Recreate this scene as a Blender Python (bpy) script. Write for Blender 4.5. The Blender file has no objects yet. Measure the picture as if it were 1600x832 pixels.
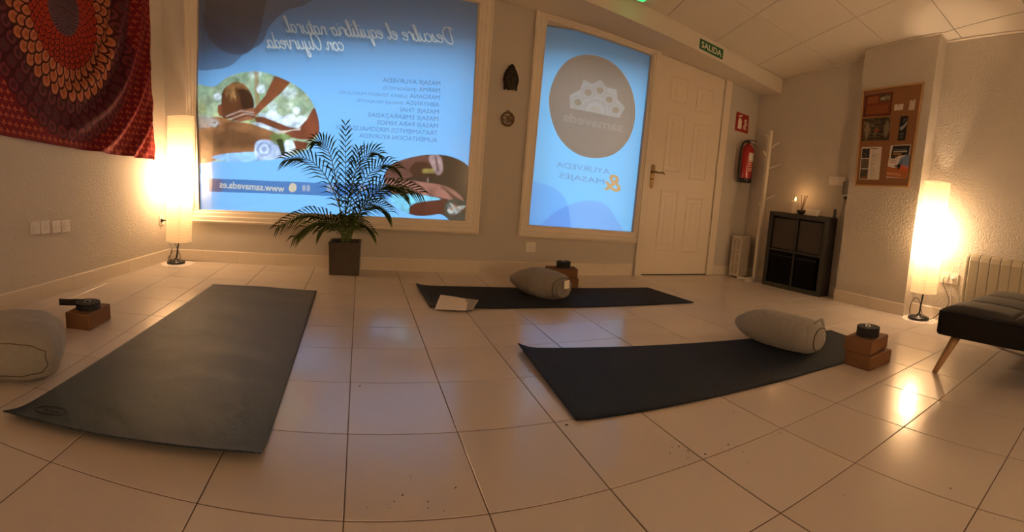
import bpy, math, random
import numpy as np
from mathutils import Vector, Matrix, noise, Euler
PI = math.pi
scene = bpy.context.scene
col = scene.collection
random.seed(7)

# ------------------------------------------------------------------ camera, world, exposure
S = 0.33                                    # side of one floor tile, metres
CAMQ = [1.415467, -3.0661, 2.36239, -0.133151, -0.125796, -0.040422, 693.423706, 369.944442, 763.600754, 720.976467]
def _rot(a, b, c):
    ca, sa, cb, sb, cc, sc = math.cos(a), math.sin(a), math.cos(b), math.sin(b), math.cos(c), math.sin(c)
    Rz = Matrix(((ca, -sa, 0), (sa, ca, 0), (0, 0, 1))); Rx = Matrix(((1, 0, 0), (0, cb, -sb), (0, sb, cb)))
    Ry = Matrix(((cc, 0, sc), (0, 1, 0), (-sc, 0, cc)))
    return Rz @ Rx @ Ry
CR = _rot(*CAMQ[3:6])
CO = Vector(CAMQ[:3]) * S
CX, CY, FU, FV = CAMQ[6:]
cam_d = bpy.data.cameras.new('camera'); cam = bpy.data.objects.new('camera', cam_d); col.objects.link(cam)
scene.camera = cam
cam_d.type = 'PANO'
cam_d.clip_start = 0.02
try:
    cc = cam_d; cc.panorama_type
except AttributeError:
    cc = cam_d.cycles
cc.panorama_type = 'CENTRAL_CYLINDRICAL'
cc.central_cylindrical_range_u_min = -CX / FU
cc.central_cylindrical_range_u_max = (1600 - CX) / FU
cc.central_cylindrical_range_v_min = -(832 - CY) / FV
cc.central_cylindrical_range_v_max = CY / FV
cc.central_cylindrical_radius = 1.0
ex, ey, ez = CR @ Vector((1, 0, 0)), CR @ Vector((0, 1, 0)), CR @ Vector((0, 0, 1))
M = Matrix((ex, ez, -ey)).transposed().to_4x4(); M.translation = CO
cam.matrix_world = M

scene.view_settings.view_transform = 'Standard'
scene.view_settings.look = 'None'
scene.view_settings.exposure = 0.12
scene.view_settings.gamma = 1.0
scene.view_settings.use_curve_mapping = False
scene.cycles.use_denoising = True
scene.cycles.max_bounces = 10
scene.cycles.diffuse_bounces = 5
scene.cycles.transmission_bounces = 8
scene.cycles.sample_clamp_indirect = 6.0
scene.cycles.caustics_reflective = False
scene.cycles.caustics_refractive = False

world = bpy.data.worlds.new('evening_sky'); scene.world = world; world.use_nodes = True
bg = world.node_tree.nodes['Background']; bg.inputs['Color'].default_value = (0.70, 0.86, 1.0, 1); bg.inputs['Strength'].default_value = 4.4

LAMP_L_POWER, LAMP_R_POWER, LAMP_FILL_POWER = 40.0, 40.0, 105.0
LAMP_COL = (1.0, 0.67, 0.385)

# ------------------------------------------------------------------ picture rays -> points in the place
def ray(px, py):
    u = (px - CX) / FU; v = (CY - py) / FV
    return CR @ Vector((math.sin(u), math.cos(u), v))
def hit(px, py, n, p):
    d = ray(px, py); n = Vector(n); return CO + d * (n.dot(Vector(p) - CO) / n.dot(d))
def F(px, py, z=0.0): return hit(px, py, (0, 0, 1), (0, 0, z))
def BW(px, py, off=0.0): return hit(px, py, (.085, 1, 0), (1.5, 2.70 - off, 0))       # back wall
def LW(px, py, off=0.0): return hit(px, py, (1, -.095, 0), (-1.549 + off, .97, 0))    # left wall
def XP(px, py, x): return hit(px, py, (1, 0, 0), (x, 0, 0))
def back_y(x): return 2.70 - .085 * (x - 1.5)
def left_x(y): return -1.549 + .095 * (y - .97)
def right_x(y): return 3.87 - .05 * y
def bwp(x, z, off=0.0): return Vector((x, back_y(x) - off, z))

# ------------------------------------------------------------------ materials
def new_mat(name):
    m = bpy.data.materials.new(name); m.use_nodes = True
    return m, m.node_tree.nodes, m.node_tree.links, m.node_tree.nodes['Principled BSDF']
def mat(name, c, rough=.6, metal=0, bump=0, scale=60, detail=4, var=0, spec=.5, coat=0, sheen=0, fold=0):
    m, N, L, b = new_mat(name)
    b.inputs['Base Color'].default_value = (*c, 1); b.inputs['Roughness'].default_value = rough
    b.inputs['Metallic'].default_value = metal; b.inputs['Specular IOR Level'].default_value = spec
    b.inputs['Coat Weight'].default_value = coat; b.inputs['Sheen Weight'].default_value = sheen
    tc = N.new('ShaderNodeTexCoord')
    nz = N.new('ShaderNodeTexNoise'); nz.inputs['Scale'].default_value = scale; nz.inputs['Detail'].default_value = detail
    L.new(tc.outputs['Object'], nz.inputs['Vector'])
    if bump:
        bp = N.new('ShaderNodeBump'); bp.inputs['Strength'].default_value = bump; bp.inputs['Distance'].default_value = .01
        L.new(nz.outputs['Fac'], bp.inputs['Height']); L.new(bp.outputs['Normal'], b.inputs['Normal'])
    if fold:
        n2 = N.new('ShaderNodeTexNoise'); n2.inputs['Scale'].default_value = 11; n2.inputs['Detail'].default_value = 5; n2.inputs['Distortion'].default_value = 1.2
        mp = N.new('ShaderNodeMapping'); mp.inputs['Scale'].default_value = (1, 1, .45); L.new(tc.outputs['Object'], mp.inputs[0]); L.new(mp.outputs[0], n2.inputs['Vector'])
        b2 = N.new('ShaderNodeBump'); b2.inputs['Strength'].default_value = fold; b2.inputs['Distance'].default_value = .03
        L.new(n2.outputs['Fac'], b2.inputs['Height']); L.new(b2.outputs['Normal'], bp.inputs['Normal'])
    if var:
        mr = N.new('ShaderNodeMapRange'); mr.inputs['To Min'].default_value = 1 - var; mr.inputs['To Max'].default_value = 1 + var
        mx = N.new('ShaderNodeVectorMath'); mx.operation = 'SCALE'; mx.inputs[0].default_value = c
        L.new(nz.outputs['Fac'], mr.inputs['Value']); L.new(mr.outputs['Result'], mx.inputs['Scale']); L.new(mx.outputs['Vector'], b.inputs['Base Color'])
    return m
M_wall = mat('painted_wall', (.56, .52, .47), .85, bump=.12, scale=90)
M_stucco = mat('stucco_wall', (.58, .53, .47), .85, bump=.55, scale=70, detail=3)
M_ceil = mat('ceiling_panel', (.74, .68, .60), .9, bump=.15, scale=300)
M_trimw = mat('cream_gloss_paint', (.78, .70, .60), .42, bump=.03, scale=40)
M_base = mat('cream_skirting_tile', (.72, .64, .54), .3)
M_door = mat('cream_door_paint', (.78, .69, .58), .38, bump=.05, scale=30)
M_grout = mat('brown_grout', (.10, .065, .04), .9)
M_black = mat('black_plastic', (.012, .012, .013), .35)
M_blackfab = mat('black_webbing', (.006, .007, .010), .85, bump=.3, scale=500)
M_chrome = mat('brushed_steel', (.6, .58, .55), .3, 1)
M_brass = mat('aged_brass', (.20, .13, .055), .4, .9)
M_white = mat('white_plastic', (.80, .76, .70), .35)
M_hole = mat('socket_recess', (.09, .07, .05), .5)
M_cork = mat('cork', (.17, .076, .030), .8, bump=.3, scale=350, var=.35)
M_corkedge = mat('cork_print', (.13, .05, .02), .8)
M_pot = mat('brown_ceramic_pot', (.045, .030, .018), .35, var=.5, scale=12)
M_soil = mat('soil', (.02, .013, .008), .95, bump=1, scale=120)
M_stem = mat('palm_stem', (.10, .15, .04), .6, var=.3, scale=20)
M_leaf = mat('palm_leaf', (.055, .085, .018), .75, var=.45, scale=9, spec=.2)
M_fabric = mat('grey_cotton', (.265, .25, .235), .95, bump=.25, scale=420, sheen=.2, fold=.55)
M_fabric2 = mat('taupe_cotton', (.23, .205, .175), .95, bump=.25, scale=420, sheen=.2, fold=.55)
M_pipe = mat('dark_piping', (.10, .085, .07), .8)
M_label = mat('white_label', (.85, .78, .68), .7)
M_sofa_shaded = mat('charcoal_upholstery_shaded', (.007, .006, .0055), .85, bump=.3, scale=500, spec=.2)  # base of the day bed, its unlit look put into a darker colour
M_sofa_lit = mat('charcoal_cushion_lit', (.016, .014, .012), .75, bump=.3, scale=500, sheen=.1)  # lighter copy for the top, where the light falls
M_wood = mat('beech_wood', (.42, .24, .11), .5, var=.2, scale=25)
M_pine = mat('pine_moulding', (.50, .30, .13), .55, var=.12, scale=30)
M_blackwood = mat('black_brown_veneer', (.009, .007, .006), .42, bump=.08, scale=60)
M_insert = mat('black_fibre_box', (.003, .003, .003), .85, bump=.2, scale=300, spec=.1)
M_insert2 = mat('taupe_fibre_box', (.040, .031, .024), .75, bump=.2, scale=300)
M_rackw = mat('white_painted_wood', (.70, .64, .55), .5)
M_lattice = mat('off_white_metal', (.50, .45, .37), .5)
M_red = mat('red_enamel', (.36, .008, .010), .3, coat=.5)
M_redsign = mat('red_sign', (.30, .010, .012), .5)
M_green = mat('green_sign', (.008, .12, .045), .5)
M_cream = mat('cream_print', (.80, .74, .62), .6)
M_bronze = mat('dark_bronze', (.028, .022, .014), .4, .6, bump=.5, scale=90)
M_medal = mat('brass_medallion', (.14, .085, .03), .45, .7, bump=.3, scale=120)
M_wax = mat('candle_wax', (.85, .74, .58), .5)
M_paper = mat('white_paper', (.80, .74, .68), .8)
M_tracing = mat('grey_plastic_sleeve', (.36, .33, .30), .35)
M_silver = mat('grey_mesh_shade', (.16, .14, .12), .6)
M_heater = mat('cream_radiator', (.44, .39, .29), .4)
M_dark = mat('dark_gap', (.02, .015, .01), .9)
M_ink = mat('dark_ink', (.05, .04, .04), .8)
M_stone = mat('street_stone', (.30, .29, .28), .9)

def floor_mat():
    m, N, L, b = new_mat('glazed_floor_tile')
    at = N.new('ShaderNodeAttribute'); at.attribute_name = 'tone'
    tc = N.new('ShaderNodeTexCoord')
    nz = N.new('ShaderNodeTexNoise'); nz.inputs['Scale'].default_value = 2.5; nz.inputs['Detail'].default_value = 5
    L.new(tc.outputs['Object'], nz.inputs['Vector'])
    mr = N.new('ShaderNodeMapRange'); mr.inputs['To Min'].default_value = .94; mr.inputs['To Max'].default_value = 1.04
    L.new(nz.outputs['Fac'], mr.inputs['Value'])
    mu = N.new('ShaderNodeMath'); mu.operation = 'MULTIPLY'; L.new(at.outputs['Fac'], mu.inputs[0]); L.new(mr.outputs['Result'], mu.inputs[1])
    sc = N.new('ShaderNodeVectorMath'); sc.operation = 'SCALE'; sc.inputs[0].default_value = (.66, .59, .53)
    L.new(mu.outputs[0], sc.inputs['Scale']); L.new(sc.outputs['Vector'], b.inputs['Base Color'])
    n2 = N.new('ShaderNodeTexNoise'); n2.inputs['Scale'].default_value = 9; n2.inputs['Detail'].default_value = 6
    L.new(tc.outputs['Object'], n2.inputs['Vector'])
    m2 = N.new('ShaderNodeMapRange'); m2.inputs['To Min'].default_value = .13; m2.inputs['To Max'].default_value = .21
    L.new(n2.outputs['Fac'], m2.inputs['Value']); L.new(m2.outputs['Result'], b.inputs['Roughness'])
    n3 = N.new('ShaderNodeTexNoise'); n3.inputs['Scale'].default_value = 14; n3.inputs['Detail'].default_value = 2
    L.new(tc.outputs['Object'], n3.inputs['Vector'])
    bp = N.new('ShaderNodeBump'); bp.inputs['Strength'].default_value = .05; bp.inputs['Distance'].default_value = .01
    L.new(n3.outputs['Fac'], bp.inputs['Height']); L.new(bp.outputs['Normal'], b.inputs['Normal'])
    b.inputs['Specular IOR Level'].default_value = .72
    return m
M_floor = floor_mat()

def paint_mat(name, rough=.8, bump=0, scale=300, trans=False):
    """prints: colour read from the mesh's 'print' attribute; its alpha says how much light passes through"""
    m, N, L, b = new_mat(name)
    at = N.new('ShaderNodeAttribute'); at.attribute_name = 'print'
    L.new(at.outputs['Color'], b.inputs['Base Color']); b.inputs['Roughness'].default_value = rough
    b.inputs['Specular IOR Level'].default_value = .3
    if bump:
        tc = N.new('ShaderNodeTexCoord'); nz = N.new('ShaderNodeTexNoise'); nz.inputs['Scale'].default_value = scale
        bp = N.new('ShaderNodeBump'); bp.inputs['Strength'].default_value = bump; bp.inputs['Distance'].default_value = .005
        L.new(tc.outputs['Object'], nz.inputs['Vector']); L.new(nz.outputs['Fac'], bp.inputs['Height']); L.new(bp.outputs['Normal'], b.inputs['Normal'])
    if trans:
        wm = N.new('ShaderNodeMixRGB'); wm.inputs[2].default_value = (.86, .84, .82, 1)
        hm = N.new('ShaderNodeMath'); hm.operation = 'MULTIPLY'; hm.inputs[1].default_value = 1.3
        L.new(at.outputs['Alpha'], hm.inputs[0]); L.new(hm.outputs[0], wm.inputs[0]); L.new(at.outputs['Color'], wm.inputs[1]); L.new(wm.outputs[0], b.inputs['Base Color'])
        t = N.new('ShaderNodeBsdfTranslucent'); L.new(at.outputs['Color'], t.inputs['Color'])
        mix = N.new('ShaderNodeMixShader'); L.new(at.outputs['Alpha'], mix.inputs[0])
        L.new(b.outputs['BSDF'], mix.inputs[1]); L.new(t.outputs[0], mix.inputs[2])
        L.new(mix.outputs[0], N['Material Output'].inputs['Surface'])
    return m
M_film = paint_mat('printed_window_vinyl', .6, trans=True)
M_cloth = paint_mat('printed_cotton', .9, bump=.3, scale=900)
M_print = paint_mat('printed_paper', .6)

def glass_mat():
    m, N, L, b = new_mat('window_glass')
    g = N.new('ShaderNodeBsdfGlossy'); g.inputs['Roughness'].default_value = .06
    t = N.new('ShaderNodeBsdfTransparent'); fr = N.new('ShaderNodeFresnel'); fr.inputs['IOR'].default_value = 1.45
    mix = N.new('ShaderNodeMixShader'); L.new(fr.outputs[0], mix.inputs[0]); L.new(t.outputs[0], mix.inputs[1]); L.new(g.outputs[0], mix.inputs[2])
    L.new(mix.outputs[0], N['Material Output'].inputs['Surface']); return m
M_glass = glass_mat()

def shade_mat():
    m, N, L, b = new_mat('rice_paper_shade')
    tc = N.new('ShaderNodeTexCoord'); sp = N.new('ShaderNodeSeparateXYZ'); L.new(tc.outputs['Object'], sp.inputs[0])
    nz = N.new('ShaderNodeTexNoise'); nz.inputs['Scale'].default_value = 5; L.new(tc.outputs['Object'], nz.inputs['Vector'])
    ad = N.new('ShaderNodeMath'); ad.operation = 'MULTIPLY_ADD'; ad.inputs[1].default_value = .035; L.new(nz.outputs['Fac'], ad.inputs[0]); L.new(sp.outputs['Z'], ad.inputs[2])
    wv = N.new('ShaderNodeMath'); wv.operation = 'PINGPONG'; wv.inputs[1].default_value = .013; L.new(ad.outputs[0], wv.inputs[0])
    mr = N.new('ShaderNodeMapRange'); mr.inputs['From Max'].default_value = .0018; mr.inputs['To Min'].default_value = .72; mr.inputs['To Max'].default_value = 1; L.new(wv.outputs[0], mr.inputs['Value'])
    sc = N.new('ShaderNodeVectorMath'); sc.operation = 'SCALE'; sc.inputs[0].default_value = (.90, .80, .62); L.new(mr.outputs['Result'], sc.inputs['Scale'])
    d = N.new('ShaderNodeBsdfDiffuse'); t = N.new('ShaderNodeBsdfTranslucent'); tr = N.new('ShaderNodeBsdfTransparent')
    L.new(sc.outputs[0], d.inputs[0]); L.new(sc.outputs[0], t.inputs[0])
    a = N.new('ShaderNodeMixShader'); a.inputs[0].default_value = .6; L.new(d.outputs[0], a.inputs[1]); L.new(t.outputs[0], a.inputs[2])
    c = N.new('ShaderNodeMixShader'); c.inputs[0].default_value = .30; L.new(a.outputs[0], c.inputs[1]); L.new(tr.outputs[0], c.inputs[2])
    L.new(c.outputs[0], N['Material Output'].inputs['Surface']); return m
M_shade = shade_mat()

def emis(name, c, s):
    m, N, L, b = new_mat(name); b.inputs['Base Color'].default_value = (*c, 1)
    b.inputs['Emission Color'].default_value = (*c, 1); b.inputs['Emission Strength'].default_value = s; return m
M_flame = emis('candle_flame', (1, .55, .16), 9)
M_led = emis('green_led', (.05, 1, .25), 1.2)

def mat_mat(name, c, rough, spec, vary):
    m, N, L, b = new_mat(name)
    b.inputs['Base Color'].default_value = (*c, 1); b.inputs['Roughness'].default_value = rough; b.inputs['Specular IOR Level'].default_value = spec
    tc = N.new('ShaderNodeTexCoord'); sp = N.new('ShaderNodeSeparateXYZ'); L.new(tc.outputs['Object'], sp.inputs[0])
    hs = []
    for ax in ('X', 'Y'):
        mu = N.new('ShaderNodeMath'); mu.operation = 'MULTIPLY'; mu.inputs[1].default_value = 900; L.new(sp.outputs[ax], mu.inputs[0])
        si = N.new('ShaderNodeMath'); si.operation = 'SINE'; L.new(mu.outputs[0], si.inputs[0]); hs.append(si)
    pr = N.new('ShaderNodeMath'); pr.operation = 'MULTIPLY'; L.new(hs[0].outputs[0], pr.inputs[0]); L.new(hs[1].outputs[0], pr.inputs[1])
    nz = N.new('ShaderNodeTexNoise'); nz.inputs['Scale'].default_value = 260; L.new(tc.outputs['Object'], nz.inputs['Vector'])
    ad = N.new('ShaderNodeMath'); ad.operation = 'MULTIPLY_ADD'; ad.inputs[1].default_value = .45; L.new(pr.outputs[0], ad.inputs[0]); L.new(nz.outputs['Fac'], ad.inputs[2])
    cr = N.new('ShaderNodeMapRange'); cr.inputs['From Min'].default_value = .1; cr.inputs['From Max'].default_value = .9; cr.inputs['To Min'].default_value = 1 - vary * .6; cr.inputs['To Max'].default_value = 1 + vary
    cs_ = N.new('ShaderNodeVectorMath'); cs_.operation = 'SCALE'; cs_.inputs[0].default_value = c; L.new(ad.outputs[0], cr.inputs['Value']); L.new(cr.outputs[0], cs_.inputs['Scale']); L.new(cs_.outputs[0], b.inputs['Base Color'])
    bp = N.new('ShaderNodeBump'); bp.inputs['Strength'].default_value = .9; bp.inputs['Distance'].default_value = .005
    L.new(ad.outputs[0], bp.inputs['Height']); L.new(bp.outputs['Normal'], b.inputs['Normal'])
    return m
M_mat_teal = mat_mat('slate_teal_mat_foam', (.010, .022, .032), .36, .46, 1.3)
M_mat_navy = mat_mat('navy_mat_foam', (.006, .011, .022), .62, .22, .4)
M_mat_mark = mat('embossed_mark', (.010, .014, .014), .6)

# ------------------------------------------------------------------ mesh building
class MB:
    def __init__(s): s.v = []; s.f = []; s.sm = []
    def add(s, verts, faces, smooth=False):
        o = len(s.v); s.v += [tuple(p) for p in verts]; s.f += [tuple(i + o for i in f) for f in faces]; s.sm += [smooth] * len(faces); return s
    def box(s, a, b, R=None, c=None):
        x0, y0, z0 = a; x1, y1, z1 = b
        P = [Vector(p) for p in ((x0, y0, z0), (x1, y0, z0), (x1, y1, z0), (x0, y1, z0), (x0, y0, z1), (x1, y0, z1), (x1, y1, z1), (x0, y1, z1))]
        if R is not None: P = [R @ p for p in P]
        if c is not None: P = [p + Vector(c) for p in P]
        return s.add(P, [(0, 3, 2, 1), (4, 5, 6, 7), (0, 1, 5, 4), (1, 2, 6, 5), (2, 3, 7, 6), (3, 0, 4, 7)])
    def slab(s, quad, d):
        """a quad (4 points) extruded by vector d"""
        q = [Vector(p) for p in quad]; w = [p + Vector(d) for p in q]
        n = len(q)
        return s.add(q + w, [tuple(range(n))[::-1], tuple(range(n, 2 * n))] + [(i, (i + 1) % n, (i + 1) % n + n, i + n) for i in range(n)])
    def lathe(s, prof, c=(0, 0, 0), n=32, sx=1, sy=1, R=None, smooth=True, cap=True):
        V = []; Fc = []
        for r, z in prof:
            for k in range(n):
                a = 2 * PI * k / n; p = Vector((r * math.cos(a) * sx, r * math.sin(a) * sy, z))
                if R is not None: p = R @ p
                V.append(p + Vector(c))
        for j in range(len(prof) - 1):
            for k in range(n):
                k2 = (k + 1) % n; Fc.append((j * n + k, j * n + k2, (j + 1) * n + k2, (j + 1) * n + k))
        s.add(V, Fc, smooth)
        if cap: 
            o = len(s.v) - len(V)
            if prof[0][0] > 1e-5: s.f.append(tuple(o + k for k in range(n))[::-1]); s.sm.append(False)
            if prof[-1][0] > 1e-5: s.f.append(tuple(o + (len(prof) - 1) * n + k for k in range(n))); s.sm.append(False)
        return s
    def tube(s, pts, r, n=8, flat=None, closed=False):
        pts = [Vector(p) for p in pts]; m = len(pts); rr = r if isinstance(r, (list, tuple)) else [r] * m
        V = []; Fc = []; up = None
        for i, p in enumerate(pts):
            t = (pts[(i + 1) % m] - pts[i - 1]) if closed else (pts[min(i + 1, m - 1)] - pts[max(i - 1, 0)])
            t.normalize()
            if up is None: up = Vector((0, 0, 1)) if abs(t.z) < .9 else Vector((1, 0, 0))
            a = t.cross(up).normalized(); b = a.cross(t).normalized(); up = b
            for k in range(n):
                g = 2 * PI * k / n; fa, fb = (1, 1) if flat is None else flat
                V.append(p + a * math.cos(g) * rr[i] * fa + b * math.sin(g) * rr[i] * fb)
        for j in range(m if closed else m - 1):
            j2 = (j + 1) % m
            for k in range(n): Fc.append((j * n + k, j * n + (k + 1) % n, j2 * n + (k + 1) % n, j2 * n + k))
        if not closed: Fc += [tuple(range(n))[::-1], tuple((m - 1) * n + k for k in range(n))]
        return s.add(V, Fc, True)
    def grid(s, fn, nu, nv, smooth=True):
        V = [fn(i / nu, j / nv) for j in range(nv + 1) for i in range(nu + 1)]
        return s.add(V, [(j * (nu + 1) + i, j * (nu + 1) + i + 1, (j + 1) * (nu + 1) + i + 1, (j + 1) * (nu + 1) + i) for j in range(nv) for i in range(nu)], smooth)
    def ball(s, c, r, n=16, R=None):
        rx, ry, rz = r if isinstance(r, tuple) else (r, r, r)
        prof = [(math.sin(PI * k / n), -math.cos(PI * k / n) * rz) for k in range(n + 1)]; prof[0] = (1e-6, -rz); prof[-1] = (1e-6, rz)
        return s.lathe(prof, c, 2 * n, rx, ry, R, cap=False)
    def build(s, name, m, parent=None, bevel=0, seg=2, subsurf=0):
        me = bpy.data.meshes.new(name)
        o = bpy.data.objects.new(name, me); col.objects.link(o)
        org = Vector((0, 0, 0))
        if parent is not None:
            o.parent = parent; org = ORG[parent.name]
        me.from_pydata([(p[0] - org.x, p[1] - org.y, p[2] - org.z) for p in s.v], [], s.f)
        for i, q in enumerate(s.sm): me.polygons[i].use_smooth = q
        me.materials.append(m); me.validate(); me.update()
        if bevel:
            b = o.modifiers.new('bevel', 'BEVEL'); b.width = bevel; b.segments = seg; b.limit_method = 'ANGLE'; b.angle_limit = math.radians(40)
        if subsurf:
            b = o.modifiers.new('sub', 'SUBSURF'); b.levels = b.render_levels = subsurf
        ORG[o.name] = org
        return o
ORG = {}
def thing(name, label=None, cat=None, loc=(0, 0, 0), group=None, kind=None):
    o = bpy.data.objects.new(name, None); col.objects.link(o); o.location = loc; o.empty_display_size = .05
    ORG[o.name] = Vector(loc); return tag(o, label, cat, group, kind)
def tag(o, label=None, cat=None, group=None, kind=None):
    if label: o['label'] = label
    if cat: o['category'] = cat
    if group: o['group'] = group
    if kind: o['kind'] = kind
    return o
def struct(o): o['kind'] = 'structure'; return o
def dup(root, loc, rotz=0, label=None):
    r = root.copy(); col.objects.link(r); r.location = loc; r.rotation_euler = (0, 0, rotz)
    if label: r['label'] = label
    for ch in list(root.children):
        c = ch.copy(); col.objects.link(c); c.parent = r
        for g in ch.children:
            d = g.copy(); col.objects.link(d); d.parent = c
    return r
def lerp(a, b, t): return Vector(a).lerp(Vector(b), t)
def spline(pts, n=10, closed=False):
    P = [Vector(p) if len(p) == 3 else Vector((p[0], p[1], 0)) for p in pts]; m = len(P); out = []
    for i in range(m if closed else m - 1):
        p0 = P[(i - 1) % m] if closed or i else P[0]; p1 = P[i]; p2 = P[(i + 1) % m]; p3 = P[(i + 2) % m] if closed or i + 2 < m else P[-1]
        for k in range(n):
            t = k / n; out.append(.5 * ((2 * p1) + (p2 - p0) * t + (2 * p0 - 5 * p1 + 4 * p2 - p3) * t * t + (3 * p1 - p0 - 3 * p2 + p3) * t ** 3))
    if not closed: out.append(P[-1])
    return out

# ------------------------------------------------------------------ lettering
def text_tris(s, shear=0, bold=0):
    cu = bpy.data.curves.new('t', 'FONT'); cu.body = s; cu.resolution_u = 3; cu.shear = shear; cu.offset = bold
    o = bpy.data.objects.new('t', cu); col.objects.link(o)
    dg = bpy.context.evaluated_depsgraph_get(); dg.update()
    me = o.evaluated_get(dg).to_mesh(); me.calc_loop_triangles()
    T = np.array([[[me.vertices[i].co.x, me.vertices[i].co.y] for i in t.vertices] for t in me.loop_triangles])
    o.evaluated_get(dg).to_mesh_clear(); bpy.data.objects.remove(o); bpy.data.curves.remove(cu)
    T[:, :, 0] -= T[:, :, 0].min(); return T / 0.72          # capital height 1
SCRIPT = {
 'e': ([[(.05, .45), (.45, .6), (.62, .85), (.4, 1), (.12, .75), (.05, .35), (.3, 0), (.75, .25)]], .75),
 's': ([[(0, .1), (.35, .6), (.45, 1), (.6, .5), (.45, .05), (.1, .1)]], .66),
 'c': ([[(.65, .85), (.4, 1), (.1, .7), (.08, .3), (.35, 0), (.75, .25)]], .72),
 'u': ([[(.08, 1), (.08, .3), (.3, 0), (.6, .4), (.68, 1)], [(.68, 1), (.66, .3), (.8, 0), (.95, .2)]], .92),
 'b': ([[(0, .3), (.35, 1.7), (.25, 2), (.1, 1.6), (.1, .3), (.35, 0), (.62, .4), (.55, .9)]], .72),
 'r': ([[(0, .1), (.05, .9)], [(.03, .5), (.14, .95), (.34, 1.08), (.52, .92)]], .60),
 'l': ([[(0, .3), (.35, 1.7), (.25, 2), (.1, 1.5), (.12, .3), (.3, 0), (.5, .25)]], .48),
 'q': ([[(.6, .85), (.35, 1), (.08, .6), (.15, .1), (.4, .05), (.62, .5), (.66, 1)], [(.66, 1), (.6, -.9), (.75, -.6), (.95, .2)]], .9),
 'i': ([[(0, .2), (.15, 1), (.15, .25), (.3, 0), (.48, .25)], [(.2, 1.4), (.23, 1.47)]], .45),
 't': ([[(0, .3), (.2, 1.6), (.15, .3), (.3, 0), (.5, .25)], [(-.05, 1.1), (.4, 1.15)]], .48),
 'n': ([[(0, 0), (.05, 1)], [(.05, .6), (.35, 1), (.5, .8), (.5, .2), (.65, 0), (.82, .25)]], .78),
 'a': ([[(.6, .85), (.35, 1), (.06, .6), (.15, .05), (.4, .1), (.62, .6), (.65, 1)], [(.65, 1), (.62, .3), (.75, 0), (.92, .25)]], .88),
 'o': ([[(.35, 1), (.06, .6), (.15, .05), (.4, 0), (.62, .4), (.5, .95), (.35, 1), (.55, .8), (.85, .85)]], .82),
 'y': ([[(.08, 1), (.08, .3), (.3, 0), (.6, .4), (.68, 1)], [(.68, 1), (.6, -.7), (.35, -.9), (.3, -.5), (.9, .2)]], .9),
 'v': ([[(.05, .95), (.2, 1), (.25, .1), (.35, 0), (.6, .6), (.62, 1), (.85, .9)]], .82),
 'd': ([[(.6, .85), (.35, 1), (.06, .6), (.15, .05), (.4, .1), (.62, .6), (.7, 2)], [(.7, 2), (.62, .3), (.75, 0), (.92, .25)]], .88),
 'D': ([[(.3, 1.9), (.25, .05), (.9, .1), (1.25, .9), (.95, 1.8), (.3, 2), (-.1, 1.7)]], 1.4),
 'A': ([[(1., 1.8), (.6, 2), (.1, 1.3), (.1, .3), (.4, 0), (.9, .6), (1.15, 2)], [(1.15, 2), (1.05, .3), (1.2, 0), (1.4, .25)]], 1.4),
 ' ': ([], .6)}
def script_tris(s, w=.076):
    T = []; x = 0
    for ch in s:
        st, adv = SCRIPT[ch]
        for k in st:
            P = [Vector((p.x + x + .25 * p.y, p.y)) for p in spline(k, 5)]
            for a, b in zip(P[:-1], P[1:]):
                d = (b - a); 
                if d.length < 1e-6: continue
                d.normalize(); n = Vector((-d.y, d.x)) * w; e = d * w * .6
                q = [a - e - n, b + e - n, b + e + n, a - e + n]
                T += [[list(q[0]), list(q[1]), list(q[2])], [list(q[0]), list(q[2]), list(q[3])]]
        x += adv
    return np.array(T)

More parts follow.
